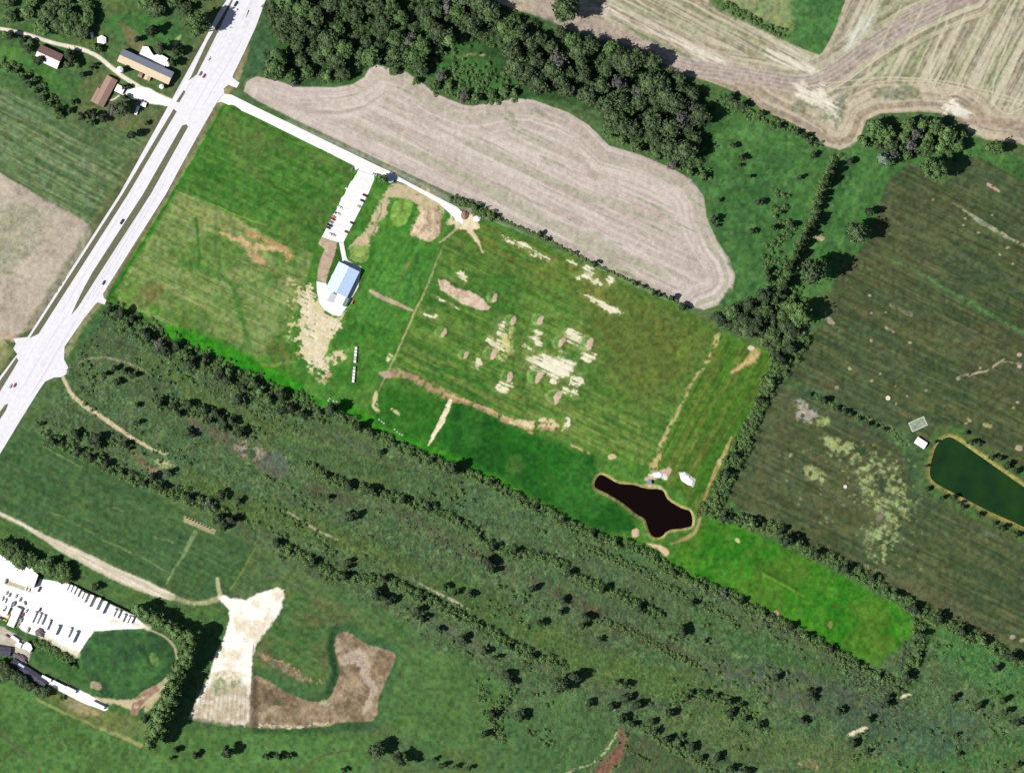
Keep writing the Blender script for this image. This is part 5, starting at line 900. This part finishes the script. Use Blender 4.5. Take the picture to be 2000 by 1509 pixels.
# row of white shelter boxes on the practice ground
for k in range(11):
    f = k / 10; x = 695.5 - 5.5 * f; y = 680 + 64 * f
    if k == 5: continue
    t = empty('shelter_box', W(x, y, gz(x, y)), math.radians(86)); tag(t, 'white roofed box in the long straight row south of the clubhouse', 'shelter', 'white boxes in the straight row'); REG.append((t, y, x, '', 'white boxes in the straight row south of the clubhouse'))
    bm = bmesh.new(); box(bm, -1.2, 1.2, -1.0, 1.0, -.2, 1.8); bobj('body', bm, WWALL, t); bm = bmesh.new(); box(bm, -1.25, 1.25, -1.15, 1.15, 1.8, 1.92, bev=.03); bobj('roof', bm, FLATW if k not in (3, 6) else CANOPY, t)
# slab with pale rim, east
t = empty('concrete_slab', W(1793, 828, gz(1793, 828) + .1), math.radians(24)); tag(t, 'weathered grey concrete slab with a pale rim beside the dark field', 'slab')
bm = bmesh.new(); box(bm, -8.2, 8.2, -4.8, 4.8, -.5, .15); bobj('base', bm, mat('mossy_concrete', S(150,166,140), .95, .45, .35), t)
for a_ in ((-8.3,-7.2,-4.9,4.9),(7.2,8.3,-4.9,4.9),(-7.2,7.2,4.0,4.9),(-7.2,7.2,-4.9,-4.0)): bm = bmesh.new(); box(bm, *a_, -.5, .35); bobj('rim', bm, mat('pale_rim', S(212,222,200), .9, .2, 1), t)
# ------------------------------------------------------------------ vehicles
TYRE = mat('tyre', (.02,.02,.02), .9, .1, 2); RIMM = mat('wheel_rim', (.4,.4,.42), .4, .05, 2, metal=.6); LAMP = mat('lamp_glass', (.6,.6,.55), .2, .02, 1)
def paintm(n, c): return mat('paint_' + n, c, .35, .03, 1)
PNT = {'black': paintm('black', (.012,.012,.016)), 'navy': paintm('navy', (.02,.025,.07)), 'red': paintm('red', (.30,.03,.035)), 'maroon': paintm('maroon', (.10,.02,.02)), 'salmon': paintm('salmon', (.48,.16,.13)), 'white': paintm('white', (.6,.6,.6)), 'silver': paintm('silver', (.34,.34,.36)), 'grey': paintm('grey', (.14,.14,.16)), 'orange': paintm('orange', (.5,.14,.03)), 'yellow': paintm('yellow', (.5,.33,.06)), 'blue': paintm('blue', (.08,.12,.3)), 'tan': paintm('tan', (.3,.25,.18))}
def wheels(t, xs, y, r, w=.22):
    for x in xs:
        for s in (-1, 1):
            bm = bmesh.new(); cyl(bm, x, r, s * y - w / 2, s * y + w / 2, r, n=14, axis='y')
            for v in bm.verts: v.co = Vector((v.co.x, v.co.y, v.co.z))
            o = bobj('wheel', bm, TYRE, t); bm = bmesh.new(); cyl(bm, x, r, s * y - w / 2 - .01, s * y + w / 2 + .01, r * .55, n=10, axis='y'); bobj('rim', bm, RIMM, o)
def car(px, py, ang, color, label, cat='car', kind='car', z=.06, group=None):
    t = empty({'car':'parked_car', 'pickup':'pickup_truck', 'van':'van'}[kind], W(px, py, z), math.radians(ang)); tag(t, label, cat, group); m = PNT[color]
    L, w, h = {'car': (2.25, .9, .78), 'pickup': (2.7, .98, 1.0), 'van': (2.6, .98, 1.0)}[kind]
    bm = bmesh.new(); box(bm, -L, L, -w, w, .28, h, bev=.12); bobj('body', bm, m, t)
    a, b, c, d, top = {'car': (-1.7, 1.1, -1.1, .45, 1.42), 'pickup': (-.4, 1.6, -.2, 1.0, 1.75), 'van': (-2.5, 1.9, -2.3, 1.3, 2.0)}[kind]
    bm = bmesh.new(); lo = [bm.verts.new(p) for p in ((a,-w+.08,h-.02),(b,-w+.08,h-.02),(b,w-.08,h-.02),(a,w-.08,h-.02))]; hi = [bm.verts.new(p) for p in ((c,-w+.24,top-.06),(d,-w+.24,top-.06),(d,w-.24,top-.06),(c,w-.24,top-.06))]
    for i in range(4): j = (i + 1) % 4; bm.faces.new((lo[i], lo[j], hi[j], hi[i]))
    bm.faces.new(hi); bobj('windows', bm, GLASS, t)
    bm = bmesh.new(); box(bm, c, d, -w + .22, w - .22, top - .05, top, bev=.02); bobj('cabin_roof', bm, m, t)
    if kind == 'pickup': bm = bmesh.new(); box(bm, -L + .15, -.55, -w + .15, w - .15, h - .02, h + .02); bobj('load_bed', bm, PNT['black'], t)
    wheels(t, (-L * .62, L * .62), w - .06, .33)
    for s in (-1, 1): bm = bmesh.new(); box(bm, L - .03, L + .02, s * .62 - .17, s * .62 + .17, .5, .68); bobj('headlight', bm, LAMP, t)
    return t
ROADA = 59.5
for a in ((460.5,8,'black','pickup','dark pickup driving on the highway at the top edge'), (391.5,144,'grey','car','dark grey car beside the red car on the highway by the farm'), (398.5,148.5,'red','car','red car on the highway beside the long barn'),
          (238,433,'black','pickup','black pickup on the west carriageway beside the bare field'), (202.5,552,'navy','car','dark car on the east carriageway just above the short driveway stub'), (20.5,754,'silver','car','silver car left of the red car at the lower left junction'), (29,752,'red','car','red car on the highway at the lower left junction'),
          (408,115,'white','car','white car on the highway north of the red car')):
    car(a[0], a[1], ROADA if a[1] != 552 else ROADA, a[2], a[4], 'pickup truck' if a[3] == 'pickup' else 'car', a[3], .10).name = 'pickup_truck' if a[3] == 'pickup' else 'car'
LOTA = -27
for a in ((713,382,'maroon','pickup','dark red pickup at the upper end of the east side of the lot'), (707.5,392,'navy','car','dark blue car below the dark red pickup on the east side of the lot'), (701.5,404,'silver','car','silver car on the east side of the lot'), (687.5,435.5,'black','car','black car alone on the lower east side of the lot'),
          (677,453,'maroon','car','dark red car at the lowest place on the east side of the lot'), (664,405,'white','car','white car at the top of the row on the west side of the lot'), (658.5,417.5,'white','pickup','white pickup above the salmon red car'), (651.5,423.5,'salmon','car','salmon red car in the west row of the lot'), (650.5,428.2,'maroon','car','maroon car right below the salmon red car'),
          (646.5,433.8,'grey','car','dark grey car in the middle of the west row'), (643.8,440,'black','pickup','upper of the two black vehicles in the west row'), (641.2,444.8,'black','car','lower of the two black vehicles in the west row'), (646,457.5,'white','car','white car near the lower end of the lot'), (651,459,'silver','car','silver car at the bottom of the lot'), (688,330,'grey','car','grey car at the turn from the drive into the lot'), (731.5,341,'silver','car','silver car by the grass corner at the top of the lot')):
    car(a[0], a[1], LOTA if a[1] not in (330,) else 55, a[2], a[4], 'pickup truck' if a[3] == 'pickup' else 'car', a[3])
def trailer(px, py, L, ang, label, group=None, color='white', wd=1.3, h=3.6, cab=None, cat='trailer'):
    t = empty('truck' if cab else 'box_trailer', W(px, py, .05), math.radians(ang)); tag(t, label, 'truck' if cab else cat, group); l = L / 2
    bm = bmesh.new(); box(bm, -l, l, -wd, wd, 1.1, h, bev=.05); bobj('cargo_box', bm, PNT[color], t)
    bm = bmesh.new(); box(bm, -l + .3, l - .3, -.5, .5, .8, 1.1); bobj('chassis', bm, PNT['black'], t)
    wheels(t, (-l + 1.2, -l + 2.4) if L > 6 else (-l + 1.2,), wd - .15, .5, .3)
    if cab:
        bm = bmesh.new(); box(bm, l + .3, l + 2.6, -1.15, 1.15, .5, 2.7, bev=.15); c = bobj('cab', bm, PNT[cab], t); bm = bmesh.new(); box(bm, l + 2.58, l + 2.64, -1.0, 1.0, 1.6, 2.4); bobj('windscreen', bm, GLASS, c); wheels(t, (l + 1.6,), 1.05, .5, .3)
    return t
TA = 65
lb = ['first', 'second', 'third', 'fourth', 'fifth', 'sixth', 'seventh', 'eighth', 'ninth', 'tenth']
for k, (x, y, L) in enumerate(((131,1146,7),(138,1149,8),(145,1152,9),(152,1157,9),(160,1162,8),(166,1167,10),(177,1173,13),(190.5,1178.5,13.5),(203,1185.5,13.5))):
    trailer(x, y, L, TA, lb[k] + ' white box trailer from the left along the truck yard fence', 'box trailers along the north fence', h=3.9 if L > 11 else 3.2)
for k, (x, y, L) in enumerate(((222,1196,8),(230,1199,8.5),(240,1206,8),(249,1209,7.5),(257,1210,7))):
    trailer(x, y, L, TA, lb[k] + ' short white trailer from the left at the east end of the north fence', 'short trailers at the east end of the fence', h=2.8, wd=1.25)
for k, (x, y, L, c, l_) in enumerate(((64,1207,9,'white','white box truck right of the long white shed'),(73,1209,9,'white','second white box truck right of the long white shed'),(81,1212,8,'white','white box truck in the middle of the south row of the truck yard'),(92,1222,8,'white','white truck before the L-shaped shadow in the truck yard'),(110,1230,10,'white','tall white trailer with an L-shaped shadow in the truck yard'),(133,1237,8,'white','small white truck next to the last trailer in the south row'),(144.5,1243,12,'white','last long white trailer of the south row of the truck yard'))):
    trailer(x, y, L, TA, l_, None, c, cab='white' if L < 9.5 else None, h=3.8 if L > 9.5 else 2.9)
for k, (x, y, a, c, kd, l_) in enumerate(((44,1201,66,'red','pickup','red pickup close to the east side of the long white shed'),(41,1210,66,'tan','van','tan van below the red pickup by the long white shed'),(36,1219,66,'tan','car','tan car at the south-east corner of the long white shed'),(52,1192,60,'silver','car','silver car above the red pickup of the truck yard'),(78,1190,66,'maroon','car','single maroon car in the open middle of the truck yard'),
      (49,1177,-70,'grey','car','grey car with a long dark form near the top of the left cluster'),(40,1170,66,'grey','car','small grey car at the upper right of the left cluster'),(32,1163,66,'silver','car','silver car left of the small grey car in the truck yard'),(19,1161,66,'grey','car','grey car near the warehouse end of the left cluster'),(13.5,1157,66,'silver','car','silver car nearest the left edge below the warehouse'),
      (24,1180,66,'blue','van','pale blue van in the left cluster of the truck yard'),(28,1178,66,'grey','van','grey van right of the pale blue van'),(20,1191,66,'black','pickup','black pickup at the left of the long white shed'),(17,1197,66,'maroon','car','maroon car below the black pickup'),(4,1168,66,'white','van','white van at the left edge of the truck yard'),(10,1172,66,'white','van','white van right of the edge van in the truck yard'),(9,1188,66,'white','pickup','white pickup in the lower left cluster'),(17,1203,66,'yellow','van','yellow van left of the long white shed'),(9,1210,-20,'yellow','car','yellow car at the lower left corner of the truck yard'),(4,1207,-20,'black','pickup','black pickup at the lower left edge of the truck yard'),
      (55,1229,66,'tan','van','tan van at the south edge of the truck yard'),(51,1148,66,'white','car','left of the two white cars below the warehouse wall'),(57,1150,66,'white','car','right of the two white cars below the warehouse wall'),(77,1150,62,'maroon','pickup','dark maroon pickup behind the warehouse corner'),(15,1241,-35,'maroon','car','maroon car on the lower gravel yard'),(25,1243,-35,'black','car','black car next to the maroon car on the lower yard'),(12,1134,70,'grey','van','grey van against the south wall of the warehouse'),(37,1252,-60,'silver','car','silver car beside the sheds of the lower yard'),(10,1268,10,'yellow','car','yellow car beside the dark roofed shed at the left edge'))):
    car(x, y, a, c, l_, {'pickup': 'pickup truck', 'van': 'van', 'car': 'car'}[kd], kd)
# scrap machinery in the yard corner
def heap(name, label, cat, px, py, rx, ry, h, m, seed=1, rough=.25, ang=0):
    bm = bmesh.new(); bmesh.ops.create_icosphere(bm, subdivisions=4, radius=1)
    for v in list(bm.verts):
        n_ = float(fbm(np.float32(v.co.x * 2.5 + seed), np.float32(v.co.y * 2.5 + v.co.z), seed, 3)) - .5; v.co *= 1 + n_ * rough * 2; v.co = Vector((v.co.x * rx, v.co.y * ry, max(v.co.z, -.2) * h))
    o = bobj(name, bm, m, None, W(px, py, gz(px, py)), True); o.rotation_euler.z = math.radians(ang); return tag(o, label, cat)
SOIL = mat('bare_soil', S(226,200,172), .95, .2, .8); BRSO = mat('brown_soil', S(160,120,100), .95, .2, .8); PALE = mat('pale_rubble', (.55,.54,.52), .9, .1, 1); DSCR = mat('dark_scrap', S(112,98,106), .8, .5, 1.2)
heap('scrap_heap', 'heap of dark scrap at the south edge of the truck yard', 'scrap heap', 78, 1234, 5, 3.6, 2.0, DSCR, 3, .5, -25)
heap('scrap_heap', 'dark cluttered heap above the black roofed shed', 'scrap heap', 38, 1284, 9, 4, 2.2, DSCR, 6, .6, -30)
heap('dirt_pile', 'brown dirt pile at the end of the lane', 'dirt pile', 908, 420, 3.6, 4.2, 2.2, BRSO, 2); heap('gravel_pile', 'round white gravel pile right of the brown dirt pile', 'gravel pile', 932, 427, 3.6, 3, 1.6, PALE, 4)
heap('gravel_pile', 'white gravel heap between the black pond hut and the east strip', 'gravel pile', 1342, 936, 8, 4, 1.4, PALE, 8, .25, -38); heap('gravel_pile', 'white gravel heap just north of the black pond hut', 'gravel pile', 1285, 927, 4.5, 3, 1.1, PALE, 9, .3)
# machine east of the clubhouse
t = empty('tractor', W(688, 590, gz(688, 590)), math.radians(60)); tag(t, 'small orange tractor beside the shaded east wall of the clubhouse', 'tractor')
bm = bmesh.new(); box(bm, -.2, 1.9, -.5, .5, .7, 1.4, bev=.08); bobj('bonnet', bm, PNT['orange'], t); bm = bmesh.new(); box(bm, -1.6, -.2, -.8, .8, .8, 1.3, bev=.06); bobj('body', bm, PNT['orange'], t); bm = bmesh.new(); box(bm, -1.5, -.3, -.75, .75, 2.2, 2.3); bobj('cab_roof', bm, PNT['orange'], t)
wheels(t, (-1.0,), .95, .75, .4); wheels(t, (1.3,), .7, .45, .3)
# trailers beside the lower track
for x, y, L, l_ in ((91,1324,10,'white trailer touching the end of the black roofed shed'),(116,1336,14,'longest white trailer on the lower track'),(139,1346,10,'white trailer in the middle of the lower track'),(192,1376,13,'white trailer at the far east end of the lower track')): trailer(x, y, L, -27, l_, None, h=3.4, wd=1.7)
trailer(268, 216, 9, 70, 'old white trailer beside the trees south of the farmyard drive', None, h=2.6, cat='trailer')
# hay bales
HAY = mat('bale_wrap', S(244,228,206), .8, .1, 2)
def bale(px, py, label, r=1.5):
    bm = bmesh.new(); cyl(bm, 0, 0, -.1, 1.3, r, r, 20); 
    bmesh.ops.bevel(bm, geom=[e for e in bm.edges if abs(e.verts[0].co.z - e.verts[1].co.z) < .01], offset=.2, segments=2, affect='EDGES'); o = bobj('hay_bale', bm, HAY, None, W(px, py, gz(px, py))); tag(o, label, 'hay bale')
bale(1734.5, 777, 'pale round bale north of the ditch line in the dark field', 2.4); bale(1651, 950, 'pale round bale beside the yellow-green weeds', 1.9); bale(354.5, 1289, 'small white round tank beside the windbreak trees', 1.6)
# ten dark trees set in the nursery bed and little stones along the south hedge
for k in range(9):
    x = 365 + k * 5.6; y = 1010.5 + k * 2.6; bm = bmesh.new(); cyl(bm, 0, 0, -.1, 1.1, .75, .55, 10); box(bm, -.5, .5, -.5, .5, 1.1, 1.3, bev=.1); o = bobj('compost_bin', bm, PNT['black'], None, W(x, y, gz(x, y))); tag(o, 'small black bin in the row on the narrow bare strip above the south-west crop', 'bin', 'black bins on the bare strip'); REG.append((o, x, y, '', 'small black bins on the narrow bare strip'))
for k, (x, y) in enumerate(((741,819),(746,823),(750,826),(771,838),(776,843),(781,847),(786,849),(642,782),(652,783),(658,784),(644,778))):
    bm = bmesh.new(); bmesh.ops.create_icosphere(bm, subdivisions=2, radius=1.0)
    for v in bm.verts: v.co = Vector((v.co.x * 1.0, v.co.y * .7, v.co.z * .6)) * (1 + .3 * float(vnoise(np.float32(v.co.x * 3), np.float32(v.co.y * 3), k)))
    o = bobj('boulder', bm, mat('pale_stone', S(206,208,196), .9, .2, 2), None, W(x, y, gz(x, y) + .1)); tag(o, 'pale boulder in the line at the foot of the lime green strip', 'boulder', 'boulders along the hedge'); REG.append((o, x, y, '', 'pale boulders along the lime green strip'))
# fence on the north side of the truck yard
t = empty('fence', W(195, 1168, 0)); tag(t, 'dark chain-link fence along the north side of the truck yard', 'fence'); bm = bmesh.new(); bp_ = bmesh.new(); O = W(195, 1168, 0)
a = W(123, 1132.5) - O; b = W(266, 1201.5) - O; d = (b - a); n_ = 36; nn = d.normalized(); side = Vector((-nn.y, nn.x, 0)) * .15
FEN = mat('dark_fence_slats', (.03,.035,.035), .8, .2, 2)
vs = [bm.verts.new(p) for p in (a + side, b + side, b + side + Vector((0,0,3.4)), a + side + Vector((0,0,3.4)), a - side, b - side, b - side + Vector((0,0,3.4)), a - side + Vector((0,0,3.4)))]
for f in ((0,1,2,3),(7,6,5,4),(3,2,6,7)): bm.faces.new([vs[i] for i in f])
bobj('mesh_panel', bm, FEN, t)
for k in range(n_ + 1): bm = bmesh.new(); p = a + d * (k / n_); cyl(bm, p.x, p.y, -.4, 3.5, .07, n=6); bobj('post', bm, FEN, t)
# utility poles along the field
ORD = 'first second third fourth fifth sixth seventh eighth ninth tenth eleventh twelfth thirteenth fourteenth fifteenth sixteenth seventeenth eighteenth nineteenth twentieth twenty-first twenty-second twenty-third twenty-fourth twenty-fifth twenty-sixth twenty-seventh twenty-eighth twenty-ninth thirtieth'.split()
def tell_apart(items):
    groups = {}
    for it in items: groups.setdefault(it[4], []).append(it)
    for g, L in groups.items():
        if not g or len(L) < 2: continue
        L.sort(key=lambda i: i[2]); nb = max(1, -(-len(L) // 24)); bands = {1: [''], 2: ['upper ', 'lower '], 3: ['upper ', 'middle ', 'lower ']}[min(nb, 3)]
        for b in range(len(bands)):
            M_ = sorted(L[len(L) * b // len(bands):len(L) * (b + 1) // len(bands)], key=lambda i: i[1])
            for k, it in enumerate(M_): it[0]['label'] = ORD[k] + (' from the top of the ' if 'boxes' in g else ' from the left of the ') + bands[b] + g; it[0]['group'] = bands[b] + g
tell_apart(REG)
